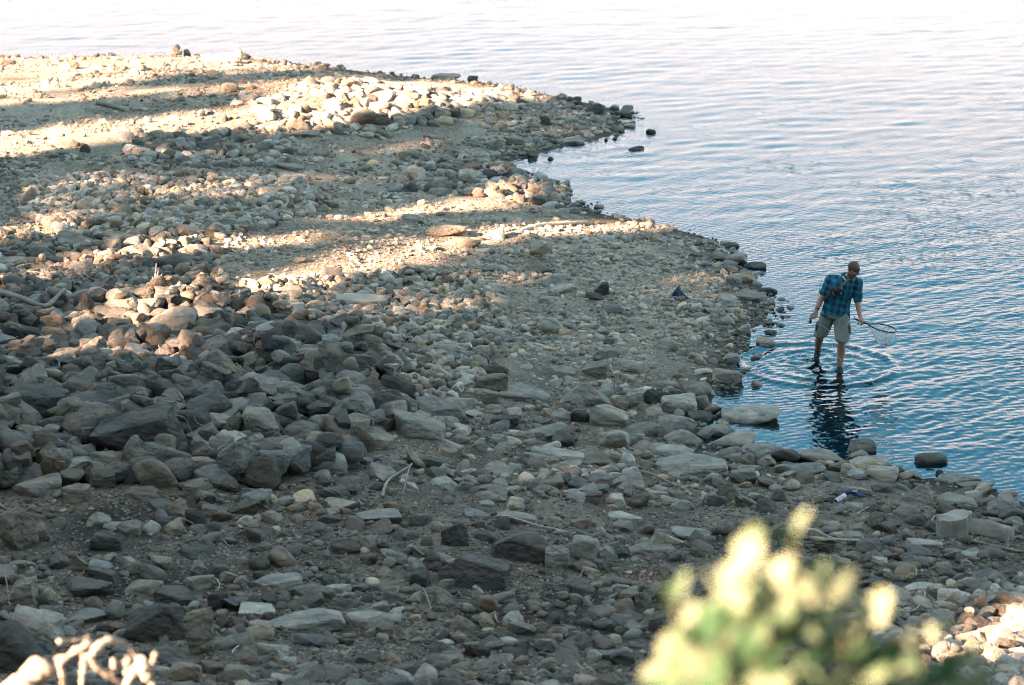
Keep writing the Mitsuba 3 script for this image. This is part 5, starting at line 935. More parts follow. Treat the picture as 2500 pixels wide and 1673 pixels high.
def water_height(x, y, step):
    h = np.zeros_like(x)
    gust = 0.65 + 0.7 * meshkit.fbm(np.stack([x * 0.16 + 3, y * 0.10, 0 * x], -1), 3, 21)
    for kx, ky, am, ph, lam in WAVES:
        seen = np.clip((lam / step - 2.2) / 1.5, 0, 1)
        wx = 0.35 * np.sin(0.7 * x + 0.4 * y + ph) + 0.25 * np.sin(0.9 * y - 0.5 * x + 2 * ph)
        h += seen * am * np.sin(kx * x + ky * y + ph + wx * 2.0)
    d = np.full_like(x, 6.0)
    near = (y < 75) & (np.abs(x) < 25)
    d[near] = -shore_dist(x[near], y[near])
    calm = np.clip((d + 0.05) / 2.2, 0.10, 1)
    pool = np.clip(np.hypot((x - 3.6) / 1.3, (y - 31.6) / 2.0), 0.35, 1.0)
    h *= calm * gust * pool
    for cx, cy, a0, lam, off in ((MAN[0], MAN[1], 0.012, 0.27, 0.4), (MAN[0] - 0.30, MAN[1] + 0.7, 0.009, 0.22, 1.9)):
        r = np.hypot(x - cx, y - cy) + 0.14 * (meshkit.fbm(np.stack([x * 1.8, y * 1.8, 0 * x], -1), 2, 16) - 0.5)
        h += a0 * np.sin(2 * math.pi * r / lam - off) * np.clip(r / 0.1, 0, 1) * np.exp(-np.maximum(r - 0.25, 0) / 0.52) * (r < 2.6) * np.clip(lam / step - 2.2, 0, 1)
    for r0, a0 in ((1.16, 0.025), (0.80, 0.014)):
        r = np.hypot(x - MAN[0] + 0.15, (y - MAN[1] - 0.3) * 0.93) + 0.13 * (meshkit.fbm(np.stack([x * 1.3, y * 1.3, 0 * x + r0], -1), 2, 6) - 0.5)
        h += a0 * np.exp(-((r - r0) / 0.075) ** 2)
    return h


rows = [26.0]
while rows[-1] < 160:
    rows.append(rows[-1] + max(0.045, rows[-1] ** 2 / (2418 * 9.3) * 0.95))
rows = np.array(rows)
rows = np.concatenate([rows, np.geomspace(rows[-1] * 1.03, 6000, 40)])
cols = np.concatenate([[-4, -2, -1, -.5, -.34], np.linspace(-0.285, 0.285, 670), [.34, .5, 1, 2, 4]])
Yw, Cw = np.meshgrid(rows, cols, indexing='ij')
Xw = Cw * Yw
stepw = np.maximum(np.gradient(rows)[:, None] + 0 * Xw, 0.00084 * Yw * 1.0)
Zw = water_height(Xw, Yw, stepw)
Zw[:, :5] = 0
Zw[:, -5:] = 0
Zw[rows > 165] = 0
i = np.arange(Zw.size).reshape(Zw.shape)
q = np.stack([i[:-1, :-1], i[:-1, 1:], i[1:, 1:], i[1:, :-1]], -1).reshape(-1, 4)
land = np.zeros(Zw.size)
flat_d = np.full(Zw.shape, -9.0)
m_ = (Yw < 75) & (np.abs(Xw) < 25)
flat_d[m_] = shore_dist(Xw[m_], Yw[m_])
q = q[~(flat_d.ravel()[q] > 0.6).all(1)]
used, inv = np.unique(q, return_inverse=True)
q = inv.reshape(-1, 4)
Vw = np.stack([Xw.ravel(), Yw.ravel(), Zw.ravel()], 1)[used]
_rb = np.random.default_rng(14)
FINE = [(float(kx), float(ky), float(am), float(ph)) for kx, ky, am, ph, lam in wave_set(_rb, 0.085, 0.19, 16, 0.060, -0.6, 0.7)]


def fine_ripples(p, n, uv):
    h = mi.Float(0)
    wx = noise(p.x * 2.1, p.y * 2.1, 1.0) * 5
    for kx, ky, am, ph in FINE:
        h += am * dr.sin(kx * p.x + ky * p.y + ph + wx)
    return h * (0.35 + 0.9 * noise(p.x * 0.5, p.y * 0.35, 4.0)) * (1 - 0.75 * smoothstep(42, 75, p.y)) * smoothstep(27.5, 36.0, p.y + 1.1 * dr.maximum(p.x - 2.5, -1))


scene['lake'] = {'type': 'bumpmap', 'arbitrary': proc(fine_ripples, 0.004), 'scale': 1.0,
                 'bsdf': {'type': 'principled', 'base_color': {'type': 'rgb', 'value': [0.001, 0.007, 0.010]}, 'roughness': 0.05, 'eta': 1.333}}
put('water', trimesh.Trimesh(Vw, np.vstack([q[:, [0, 1, 2]], q[:, [0, 2, 3]]]), process=False), 'lake', True)
tag('water', 'blue rippled lake water reflecting the pale evening sky', kind='structure')
print('water triangles', 2 * len(q))

# ---------------------------------------------------------------- the trees on the bank behind, whose shade stripes the beach
scene['bark'] = {'type': 'principled', 'roughness': 0.9, 'specular': 0.2,
                 'base_color': proc(lambda p, n, uv: mix((0.07, 0.045, 0.03), (0.17, 0.11, 0.075), fbm(p.x * 6, p.y * 6, p.z * 1.5, 3)))}
scene['needles'] = {'type': 'twosided', 'b': {'type': 'principled', 'roughness': 0.7, 'specular': 0.2,
                    'base_color': proc(lambda p, n, uv: mix((0.025, 0.05, 0.018), (0.06, 0.095, 0.03), noise(p.x * 1.3, p.y * 1.3, p.z * 1.3)))}}
SA = -SUN[:2] / np.linalg.norm(SUN[:2])
UA = np.array([-SA[1], SA[0]])
V0 = -25.0


def tube(points, radii, sides=7):
    p = np.asarray(points, float)
    t = np.gradient(p, axis=0)
    t /= np.linalg.norm(t, axis=1, keepdims=True) + 1e-12
    ref = np.array([0.12, 0.2, 1.0]) if abs(t[:, 2].mean()) < 0.8 else np.array([1.0, 0.15, 0.1])
    a = np.cross(t, ref)
    a /= np.linalg.norm(a, axis=1, keepdims=True) + 1e-12
    b = np.cross(t, a)
    ang = np.arange(sides) * 2 * np.pi / sides
    r = np.broadcast_to(np.asarray(radii, float), (len(p),))
    v = (p[:, None] + r[:, None, None] * (np.cos(ang)[None, :, None] * a[:, None] + np.sin(ang)[None, :, None] * b[:, None])).reshape(-1, 3)
    i, j = np.meshgrid(np.arange(len(p) - 1), np.arange(sides), indexing='ij')
    q = np.stack([i * sides + j, i * sides + (j + 1) % sides, (i + 1) * sides + (j + 1) % sides, (i + 1) * sides + j], -1).reshape(-1, 4)
    n = len(v)
    v = np.vstack([v, p[:1], p[-1:]])
    e = (len(p) - 1) * sides
    j = np.arange(sides)
    caps = np.vstack([np.stack([np.full(sides, n), (j + 1) % sides, j], 1), np.stack([np.full(sides, n + 1), e + j, e + (j + 1) % sides], 1)])
    return trimesh.Trimesh(v, np.vstack([q[:, [0, 1, 2]], q[:, [0, 2, 3]], caps]), process=False)


def sprays(pts, sizes, rng):
    """One irregular four-cornered spray of needles at each point, turned at random."""
    n = len(pts)
    a = rng.normal(size=(n, 3))
    a /= np.linalg.norm(a, axis=1, keepdims=True)
    b = np.cross(a, rng.normal(size=(n, 3)))
    b /= np.linalg.norm(b, axis=1, keepdims=True)
    s = sizes[:, None]
    v = np.stack([pts - a * s * .6, pts + b * s * rng.uniform(.25, .5, (n, 1)), pts + a * s * .6, pts - b * s * rng.uniform(.25, .5, (n, 1))], 1)
    i = np.arange(n) * 4
    return v.reshape(-1, 3), np.vstack([np.stack([i, i + 1, i + 2], 1), np.stack([i, i + 2, i + 3], 1)])


TREE_U = np.array([-14, -8.5, -3.5, 5.2, 11.4, 14.4, 17.5, 22.5, 27.5, 32.5, 37.5, 42.5, 47.5, 52.5, 57.5, 62.5, 67.5])
rng = np.random.default_rng(11)
N = 165000
cu = rng.uniform(-17, 70, N)
ch = rng.uniform(13.0, 31.0, N)
drop_p = np.zeros(N)
for share, outline in SUN_GAPS:
    pg = shapely.Polygon(outline)
    pg = pg if pg.is_valid else pg.buffer(0)
    m = shapely.contains_xy(pg.buffer(0.22), cu, ch)
    drop_p[m] = np.maximum(drop_p[m], share)
# openings shaped in the crowns to let sun onto the bush and driftwood root
m = (np.abs(cu - 2.3) < 2.2) & (np.abs(ch - 19.0) < 2.8) | (np.abs(cu - 8.8) < 1.5) & (np.abs(ch - 17.5) < 1.0)
drop_p[m] = 1.0
keep = rng.random(N) > drop_p
cu, ch = cu[keep], ch[keep]
own = np.abs(cu[:, None] - TREE_U[None]).argmin(1)
for ti, tu in enumerate(TREE_U):
    bx, by = V0 * SA + tu * UA
    gz = ground_at(bx, by)
    m = own == ti
    tt = rng.uniform(-2.6, 2.6, m.sum())
    hz = ch[m] + tt * 0
    pts = np.stack([V0 * SA[0] + cu[m] * UA[0] + tt * SA[0], V0 * SA[1] + cu[m] * UA[1] + tt * SA[1], hz - tt * math.tan(SUN_EL)], 1)
    m2 = pts[:, 2] > gz + 0.6
    v, f = sprays(pts[m2], rng.uniform(0.38, 0.66, m2.sum()), rng)
    k = key_for('pine_tree')
    tr = [(bx + 0.1 * math.sin(s * 2 + ti), by, gz - 0.5 + s * 24) for s in np.linspace(0, 1, 9)]
    put(k + '__trunk', tube(tr, np.linspace(0.30, 0.06, 9), 9), 'bark', True)
    put(k + '__crown', (v, f), 'needles', False)
    tag(k, 'tall dark pine on the bank left of the viewpoint, its shade striping the beach', 'tree', 'pines on the bank left of the viewpoint')
# more of the wood, straight behind and to the right
V, Fq = None, None
for ti, (bx, by) in enumerate([(4, -8), (9.5, -5.5), (15, -4.5), (21, -7), (27, -9), (-1.5, -12), (7, -15), (14, -14), (21, -16)]):
    gz = ground_at(bx, by)
    hh = 26 + 4 * math.sin(ti * 2.3)
    n = 4200
    s = rng.random(n) ** 0.8
    r = (1 - s) * 4.2 + 0.4
    a = rng.uniform(0, 6.28, n)
    rr = r * np.sqrt(rng.random(n))
    pts = np.stack([bx + rr * np.cos(a), by + rr * np.sin(a), gz + 1.5 + s * (hh - 1)], 1)
    v, f = sprays(pts, rng.uniform(0.5, 0.95, n), rng)
    k = key_for('pine_tree')
    put(k + '__trunk', tube([(bx, by, gz - 0.5), (bx, by, gz + hh * .5), (bx, by, gz + hh)], [0.3, 0.2, 0.05], 9), 'bark', True)
    put(k + '__crown', (v, f), 'needles', False)
    tag(k, 'tall dark pine in the wood behind the viewpoint', 'tree', 'pines in the wood behind the viewpoint')

# ---------------------------------------------------------------- the man wading with a landing net
import manifold3d
from manifold3d import Manifold

_az = math.atan2(MAN[0], MAN[1])
MX, MY = np.array([math.cos(_az), -math.sin(_az), 0]), np.array([math.sin(_az), math.cos(_az), 0])


def to_lake(v):
    v = np.asarray(v, float)
    return v[..., :1] * MX + v[..., 1:2] * MY + v[..., 2:3] * np.array([0, 0, 1.0]) + np.array([MAN[0], MAN[1], 0])


_sph = np.array(trimesh.creation.icosphere(subdivisions=2).vertices)


def blob(*balls):
    """Hull of spheres, each (centre, radius or three radii)."""
    return Manifold.hull_points(np.vstack([_sph * np.asarray(r) + np.asarray(c, float) for c, r in balls]).astype(np.float32))


def chain(pts, radii):
    return [blob((a, ra), (b, rb)) for a, b, ra, rb in zip(pts[:-1], pts[1:], radii[:-1], radii[1:])]


def union(ms):
    return Manifold.batch_boolean(ms, manifold3d.OpType.Add)


def settle(m, edge, rounds=8):
    m = m.refine_to_length(edge)
    g = m.to_mesh()
    t = trimesh.Trimesh(g.vert_properties[:, :3], g.tri_verts, process=True, merge_norm=True)
    if rounds:
        trimesh.smoothing.filter_taubin(t, lamb=0.5, nu=0.52, iterations=rounds)
    return t


def unit(v):
    v = np.asarray(v, float)
    return v / np.linalg.norm(v)


def turn(v, axis, ang):
    axis = unit(axis)
    return v * math.cos(ang) + np.cross(axis, v) * math.sin(ang) + axis * (axis @ v) * (1 - math.cos(ang))


def hand(wrist, along, palm, thumb_side, curl):
    """Palm, four fingers of different lengths and a thumb, closed by curl (radians per joint)."""
    along, palm = unit(along), np.asarray(palm, float)
    palm = unit(palm - along * (palm @ along))
    side = np.cross(along, palm) * thumb_side
    wrist = np.asarray(wrist, float)
    out = [blob((wrist, .026), (wrist + along * .085 + side * .030, .014), (wrist + along * .085 - side * .030, .013), (wrist + along * .03 + side * .02, .02))]
    axis = np.cross(along, palm)
    for i, (off, ln) in enumerate(zip((.030, .010, -.011, -.030), (.074, .082, .076, .060))):
        p, d = wrist + along * .086 + side * off, along + side * off * 1.2
        r = .0105 - .0006 * i
        for j, (fr, c) in enumerate(zip((.45, .31, .24), (curl, curl * 1.1, curl * .8))):
            d = unit(turn(d, axis, c + 0.05 * (i - 1)))
            q = p + d * ln * fr
            out.append(blob((p, r), (q, r * .92)))
            p, r = q, r * .92
    p = wrist + along * .028 + side * .026
    d = unit(along * .75 + side * .7 + palm * .35)
    for ln, r in ((.042, .014), (.032, .0115), (.026, .0105)):
        q = p + d * ln
        out.append(blob((p, r), (q, r * .9)))
        p, d = q, unit(turn(d, axis, curl * .45) - side * .35)
    return out


J = dict(ankleL=(.165, 0, .0), kneeL=(.18, -.05, .44), hipL=(.155, .15, .84), ankleR=(-.165, .66, .13), kneeR=(-.14, .22, .43), hipR=(-.035, .2, .83),
         pelvis=(.06, .18, .88), chest=(.155, .09, 1.22), neck=(.225, .03, 1.415), head=(.312, -.055, 1.535), shR=(-.015, .10, 1.355), shL=(.385, .03, 1.335),
         elR=(-.105, .15, 1.12), wrR=(-.205, .03, .885), elL=(.39, .09, 1.05), wrL=(.435, -.09, .845))
J = {k: np.array(v, float) for k, v in J.items()}
FA = unit([.40, -.66, -.72])            # where the face looks
UPH = unit(np.array([.32, -.40, 1.0]) - FA * (np.array([.32, -.40, 1.0]) @ FA))
RTH = np.cross(FA, UPH)                 # towards the picture's left


def hd(r, u, f):
    return J['head'] + RTH * r + UPH * u + FA * f


hand_dirR, hand_dirL = unit([-.16, -.30, -1.0]), unit([.55, -.55, -.75])
skin = chain([J['ankleL'], J['ankleL'] + (.002, .005, .12), (.178, .0, .29), J['kneeL'], J['hipL']], [.041, .045, .060, .058, .085])
skin += chain([J['ankleR'], (-.163, .57, .19), (-.158, .42, .30), J['kneeR'], J['hipR']], [.041, .045, .060, .058, .085])
skin += [blob((J['hipL'], .08), (J['hipR'], .08), (J['pelvis'], .11)), blob((J['pelvis'], .11), (J['chest'], (.14, .10, .1))), blob((J['chest'], (.14, .1, .1)), (J['neck'] - (0, 0, .05), .06))]
skin += chain([J['neck'] - (0, 0, .03), J['head'] + (-.015, .03, -.06)], [.06, .055])
for s, a, b, c in ((1, 'shR', 'elR', 'wrR'), (-1, 'shL', 'elL', 'wrL')):
    mid = J[b] * .6 + J[c] * .4
    skin += chain([J['neck'] - (0, 0, .06), J[a], J[b], mid, J[c]], [.05, .056, .043, .043, .027])
skin += hand(J['wrR'] + hand_dirR * .01, hand_dirR, [-.55, -.75, .1], 1, .85)
skin += hand(J['wrL'] + hand_dirL * .01, hand_dirL, [-.5, .3, -.8], -1, .8)
skin += [blob((hd(0, .02, -.02), (.078, .088, .082)), (hd(0, .035, .03), .066)),
         blob((hd(0, -.0, .035), .064), (hd(0, -.085, .052), .032), (hd(.035, -.06, .02), .035), (hd(-.035, -.06, .02), .035)),
         blob((hd(0, .012, .098), .008), (hd(0, -.028, .118), .011), (hd(.011, -.034, .10), .009), (hd(-.011, -.034, .10), .009)),
         blob((hd(.035, .022, .086), .012), (hd(-.035, .022, .086), .012)), blob((hd(.018, -.062, .088), .007), (hd(-.018, -.062, .088), .007))]
for s in (1, -1):
    skin.append(blob((hd(s * .079, .012, -.012), (.008, .02, .02)), (hd(s * .082, -.018, -.004), (.007, .012, .014))))
tag('person', 'person in a blue plaid shirt and khaki shorts wading, head bowed, holding a landing net', 'person')
body = settle(union(skin), .011, 6)
body.vertices = to_lake(body.vertices)
scene['skin'] = {'type': 'principled', 'roughness': 0.5, 'specular': 0.35, 'base_color': proc(lambda p, n, uv: mix((0.37, 0.170, 0.108), (0.47, 0.235, 0.155), fbm(p.x * 22, p.y * 22, p.z * 22, 3)))}
put('person__body', body, 'skin', True)

# shirt: a lofted torso with sleeves, creased
rings = [((.075, .17, .80), (.215, .165)), ((.08, .17, .88), (.205, .155)), ((.10, .145, 1.0), (.195, .148)), ((.14, .105, 1.16), (.215, .150)), ((.175, .075, 1.28), (.222, .140)), ((.19, .06, 1.35), (.20, .115)), ((.215, .04, 1.405), (.10, .085)), ((.222, .033, 1.43), (.07, .068))]
aa = np.linspace(0, 2 * np.pi, 28, endpoint=False)
shirt = [Manifold.hull_points(np.vstack([np.stack([c[0] + r[0] * np.cos(aa), c[1] + r[1] * np.sin(aa), c[2] + 0 * aa - .03 * np.cos(aa) * 0], 1) for c, r in (rings[i], rings[i + 1])]).astype(np.float32)) for i in range(len(rings) - 1)]
for a, b, t in (('shR', 'elR', .93), ('shL', 'elL', .97)):
    end = J[a] + (J[b] - J[a]) * t
    shirt += [blob(((rings[5][0][0] + (J[a][0] - .19) * .5, .07, 1.345), .075), (J[a] + (0, 0, -.005), .074)), blob((J[a] + (0, 0, -.005), .074), (end, .070))]
sh = settle(union(shirt), .016, 10)
lp = np.array(sh.vertices)
q = lp * [1, 1, .8]
fold = (meshkit.fbm(q * 9 + 3, 3, 4) - .5) * .030 + (np.abs(meshkit.fbm(np.stack([lp[:, 0] * 9 + lp[:, 2] * 9, lp[:, 1] * 6, lp[:, 2] * 5 - lp[:, 0] * 4], 1), 2, 9) - .5)) * -.05 + .006
hem = np.clip((.84 - lp[:, 2]) / .04, 0, 1)
lp2 = lp + sh.vertex_normals * fold[:, None]
lp2[:, 2] += hem * (meshkit.noise(lp * [14, 3, 0] + 2, 3) - .55) * .07 - hem * .05 * np.clip((lp[:, 0] - .05) / .2, 0, 1)
sh.vertices = to_lake(lp2)


def plaid(p, n, uv):
    def band(t, period, width):
        f = t / period
        f = f - dr.floor(f)
        return smoothstep(0.5 - width, 0.5 - width + 0.06, f) * (1 - smoothstep(0.5 + width - 0.06, 0.5 + width, f))
    c = mi.Color3f(0.026, 0.155, 0.205)
    dk = 0.5 * band(uv.x, 0.092, 0.24) + 0.5 * band(uv.y, 0.105, 0.24)
    c = mix(c, mi.Color3f(0.015, 0.035, 0.065), dk * 0.85)
    c = mix(c, mi.Color3f(0.065, 0.27, 0.32), 0.55 * band(uv.x + 0.046, 0.092, 0.07) + 0.45 * band(uv.y + 0.05, 0.105, 0.07))
    return mix(c, mi.Color3f(0.10, 0.13, 0.10), 0.35 * band(uv.x + 0.02, 0.184, 0.05)) * (0.8 + 0.4 * noise(p.x * 60, p.y * 60, p.z * 60))


scene['plaid_cloth'] = {'type': 'principled', 'roughness': 0.85, 'specular': 0.15, 'sheen': 0.2, 'base_color': proc(plaid)}
put('person__shirt', sh, 'plaid_cloth', True, uv=np.stack([lp[:, 0] - .1 * (lp[:, 2] - 1) + .45 * lp[:, 1], lp[:, 2] + .2 * lp[:, 0]], 1))

# collar and the pale edge of the undershirt
ca = np.linspace(-2.5, 2.5, 15)
cc = np.stack([.227 + .076 * np.sin(ca), .028 + .074 * np.cos(ca), 1.432 - .018 * np.abs(ca) / 2.5 + .0 * ca], 1)
col = trimesh.util.concatenate([tube(cc + [0, 0, dz], np.full(15, .014), 6) for dz in (0, .018)])
col.vertices = to_lake(col.vertices)
put('person__collar', col, 'plaid_cloth', True, uv=np.tile([.03, .02], (len(col.vertices), 1)))
scene['white_cloth'] = {'type': 'principled', 'roughness': 0.8, 'base_color': proc(lambda p, n, uv: mix((0.55, 0.57, 0.55), (0.68, 0.70, 0.68), noise(p.x * 40, p.y * 40, p.z * 40)))}
un = tube(np.array([(.165, -.045, 1.432), (.178, -.065, 1.408), (.195, -.078, 1.388), (.215, -.080, 1.38)]), [.008, .011, .011, .007], 6)
un.vertices = to_lake(un.vertices)
put('person__undershirt_edge', un, 'white_cloth', True)

# shorts
st = [blob(((.075, .17, .86), (.195, .15, .05)), ((.075, .17, .78), (.205, .155, .05))), blob(((.165, .14, .78), .118), ((.185, -.02, .46), (.112, .11, .03))), blob(((-.03, .20, .78), .118), ((-.135, .20, .46), (.105, .11, .03)))]
st = settle(union(st), .016, 10)
lp = np.array(st.vertices)
lp2 = lp + st.vertex_normals * ((meshkit.fbm(lp * [10, 8, 6], 3, 14) - .5) * .028 - np.abs(meshkit.fbm(lp * [7, 6, 13] + 5, 2, 2) - .5) * .03)[:, None]
st.vertices = to_lake(lp2)
scene['khaki_cloth'] = {'type': 'principled', 'roughness': 0.9, 'specular': 0.15, 'base_color': proc(lambda p, n, uv: mix((0.20, 0.195, 0.15), (0.275, 0.265, 0.21), fbm(p.x * 14, p.y * 14, p.z * 14, 3)))}
put('person__shorts', st, 'khaki_cloth', True)
for s_, xs, yc, zc in ((1, .305, .06, .62), (-1, -.205, .19, .62)):
    pk = blob(((xs - s_ * .01, yc, zc + .05), (.012, .06, .02)), ((xs + s_ * .004, yc - .02, zc - .06), (.014, .065, .02)))
    pk = settle(pk, .02, 3)
    pk.vertices = to_lake(pk.vertices)
    put(key_for('person__cargo_pocket'), pk, 'khaki_cloth', True)

# wet dark shoes, the back one lifted at the heel
scene['wet_black'] = {'type': 'principled', 'roughness': 0.6, 'specular': 0.25, 'base_color': proc(lambda p, n, uv: mix((0.010, 0.011, 0.011), (0.03, 0.03, 0.028), noise(p.x * 50, p.y * 50, p.z * 50)))}
for pts in ([((.165, .035, -.03), .05), ((.165, 0, .025), .047), ((.155, -.12, -.06), .045), ((.15, -.19, -.075), .035)], [((-.165, .70, .10), .046), ((-.165, .65, .125), .047), ((-.18, .60, .03), .044), ((-.19, .57, -.03), .042), ((-.195, .53, -.06), .035)]):
    so = settle(union([blob(*pts[:3]), blob(*pts[1:])]), .014, 3)
    so.vertices = to_lake(so.vertices)
    put(key_for('person__shoe'), so, 'wet_black', True)

# hair, reddish-brown lower face, sunglasses, watch
hair = blob((hd(0, .035, -.025), (.087, .092, .088)), (hd(0, .055, .028), .066), (hd(0, .0, -.06), .06))
cut = Manifold.hull_points(np.array([hd(r, u, f) for r in (-.2, .2) for u, f in ((.058, .2), (.058, .045), (-.045, -.012), (-.10, -.045), (-.3, -.05), (-.3, .3))], np.float32))
hm = settle(hair - cut, .008, 4)
hm.vertices = hm.vertices + hm.vertex_normals * ((meshkit.noise(np.array(hm.vertices) * 90, 3) - .5) * .008)[:, None]
hm.vertices = to_lake(hm.vertices)
scene['brown_hair'] = {'type': 'principled', 'roughness': 0.6, 'base_color': proc(lambda p, n, uv: mix((0.050, 0.026, 0.013), (0.115, 0.060, 0.031), noise(p.x * 120, p.y * 120, p.z * 40)))}
put('person__hair', hm, 'brown_hair', True)
be = blob((hd(0, -.088, .055), .034), (hd(.040, -.058, .02), .036), (hd(-.040, -.058, .02), .036), (hd(0, -.055, .078), .02)) - blob((hd(0, -.03, .09), (.05, .05, .035)))  # reddish-brown piece over the lower face
be = settle(be, .01, 2)
be.vertices = to_lake(be.vertices)
scene['reddish_brown'] = {'type': 'principled', 'roughness': 0.7, 'base_color': proc(lambda p, n, uv: mix((0.09, 0.038, 0.02), (0.17, 0.075, 0.04), noise(p.x * 120, p.y * 120, p.z * 120)))}
put('person__lower_face', be, 'reddish_brown', True)
scene['black_plastic'] = {'type': 'principled', 'roughness': 0.18, 'specular': 0.6, 'base_color': proc(lambda p, n, uv: mix((0.008, 0.008, 0.009), (0.016, 0.016, 0.018), noise(p.x * 30, p.y * 30, p.z * 30)))}
gl = [blob((hd(s * .036, -.002, .100), (.012, .008, .004)), (hd(s * .036, -.002, .100) + RTH * s * .022 - FA * .012, (.012, .016, .005)), (hd(s * .014, .002, .104), (.008, .012, .004))) for s in (1, -1)]
gl += [blob((hd(.014, .008, .106), .004), (hd(-.014, .008, .106), .004))] + [blob((hd(s * .064, .004, .088), .005), (hd(s * .083, .012, -.005), .004)) for s in (1, -1)]
gm = settle(union(gl), .006, 0)
gm.vertices = to_lake(gm.vertices)
put('person__sunglasses', gm, 'black_plastic', True)
wd_ = unit(J['wrR'] - J['elR'])
wa, wb = unit(np.cross(wd_, [0, 1, 0])), None
wb = np.cross(wd_, wa)
wc = J['wrR'] - wd_ * .03
wt = union([blob((wc + wa * .028 * math.cos(t) + wb * .030 * math.sin(t), .010), (wc + wa * .028 * math.cos(t + .5) + wb * .030 * math.sin(t + .5), .010)) for t in np.arange(0, 6.3, .5)] + [blob((wc - wb * .034, (.02, .012, .02)))])
wt = settle(wt, .01, 0)
wt.vertices = to_lake(wt.vertices)
put('person__watch', wt, 'black_plastic', True)

# sling pack on the chest with its strap
scene['olive_strap'] = {'type': 'twosided', 'b': {'type': 'principled', 'roughness': 0.8, 'base_color': proc(lambda p, n, uv: mix((0.12, 0.105, 0.06), (0.18, 0.155, 0.095), noise(p.x * 80, p.y * 80, p.z * 80)))}}
scene['black_nylon'] = {'type': 'twosided', 'b': {'type': 'principled', 'roughness': 0.6, 'base_color': proc(lambda p, n, uv: mix((0.010, 0.011, 0.012), (0.026, 0.027, 0.03), noise(p.x * 60, p.y * 60, p.z * 60)))}}
scene['orange_tag'] = {'type': 'principled', 'roughness': 0.6, 'base_color': proc(lambda p, n, uv: mix((0.42, 0.10, 0.015), (0.5, 0.14, 0.03), noise(p.x * 60, p.y * 60, p.z * 60)))}


def ribbon(pts, wide, thick, up):
    """A flat strap along the points, its width across the path."""
    p = np.asarray(pts, float)
    t = np.gradient(p, axis=0)
    t /= np.linalg.norm(t, axis=1, keepdims=True)
    n_ = np.asarray(up, float)
    n_ = n_ / np.linalg.norm(n_, axis=1, keepdims=True)
    w = np.cross(t, n_)
    w /= np.linalg.norm(w, axis=1, keepdims=True)
    ring = np.stack([p + w * wide / 2 + n_ * thick, p - w * wide / 2 + n_ * thick, p - w * wide / 2 - n_ * thick, p + w * wide / 2 - n_ * thick], 1)
    k, m = len(p), 4
    i, j = np.meshgrid(np.arange(k - 1), np.arange(m), indexing='ij')
    q = np.stack([i * m + j, i * m + (j + 1) % m, (i + 1) * m + (j + 1) % m, (i + 1) * m + j], -1).reshape(-1, 4)
    e = (k - 1) * m
    return trimesh.Trimesh(ring.reshape(-1, 3), np.vstack([q[:, [0, 1, 2]], q[:, [0, 2, 3]], [[0, 2, 1], [0, 3, 2], [e, e + 1, e + 2], [e, e + 2, e + 3]]]), process=False)


tag('sling_pack', 'small black sling pack with an orange tab and olive strap across the chest', 'bag')
pkm = settle(union([blob(((.015, -.075, 1.235), (.03, .03, .035)), ((.135, -.115, 1.245), (.03, .03, .04)), ((.02, -.08, 1.19), .03), ((.125, -.11, 1.185), .032)), blob(((.07, -.135, 1.225), (.045, .015, .03)))]), .012, 2)
pkm.vertices = to_lake(pkm.vertices)
put('sling_pack__pouch', pkm, 'black_nylon', True)
sp = np.array([(.135, -.10, 1.265), (.165, -.105, 1.31), (.205, -.092, 1.36), (.255, -.062, 1.405), (.30, -.02, 1.425), (.32, .04, 1.425), (.31, .12, 1.38), (.25, .19, 1.30)])
rb = ribbon(sp, .04, .004, sp - np.array([.19, .08, 1.25]))
rb.vertices = to_lake(rb.vertices)
put('sling_pack__strap', rb, 'olive_strap', False)
sp = np.array([(.01, -.07, 1.20), (-.045, -.045, 1.15), (-.075, .0, 1.08), (-.085, .06, 1.03), (-.08, .14, 1.04), (-.02, .24, 1.10)])
rb = ribbon(sp, .045, .006, sp - np.array([.12, .12, 1.1]))
rb.vertices = to_lake(rb.vertices)
put('sling_pack__strap_001', rb, 'black_nylon', False)
tb = blob(((.03, -.118, 1.20), (.012, .006, .012)), ((.042, -.122, 1.165), (.012, .006, .010)))
tb = settle(tb, .01, 0)
tb.vertices = to_lake(tb.vertices)
put('sling_pack__tab', tb, 'orange_tag', True)
for bx_, bz_ in ((.15, 1.272), (.148, 1.195)):
    bk = settle(blob(((bx_, -.135, bz_), (.010, .005, .008))), .01, 0)
    bk.vertices = to_lake(bk.vertices)
    put(key_for('sling_pack__buckle'), bk, 'white_cloth', True)

# landing net in the left hand
scene['dark_wood'] = {'type': 'principled', 'roughness': 0.35, 'specular': 0.5, 'base_color': proc(lambda p, n, uv: mix((0.022, 0.010, 0.007), (0.06, 0.026, 0.016), fbm(p.x * 30, p.y * 8, p.z * 30, 2)))}
scene['clear_rubber'] = {'type': 'principled', 'roughness': 0.4, 'specular': 0.5, 'base_color': proc(lambda p, n, uv: mix((0.74, 0.75, 0.72), (0.84, 0.84, 0.80), noise(p.x * 60, p.y * 60, p.z * 60)))}
hc = J['wrL'] + hand_dirL * .085 + np.array([-.012, .0, -.012])
h_dir = unit([.40, -.03, -.145])
h0, h1 = hc - h_dir * .11, hc + h_dir * .10
E1, E2 = np.array([.405, -.03, -.075]), np.array([.02, .34, .028])
ta = np.linspace(-math.pi, math.pi, 41)
su = (1 + np.cos(ta)) / 2
hoop = h1 + su[:, None] * E1 + (0.5 * np.sin(ta) * np.sqrt(np.clip(su, 0, 1)) ** .55)[:, None] * E2
tag('landing_net', 'landing net with a dark wooden hoop and pale see-through mesh bag held over the water', 'net')
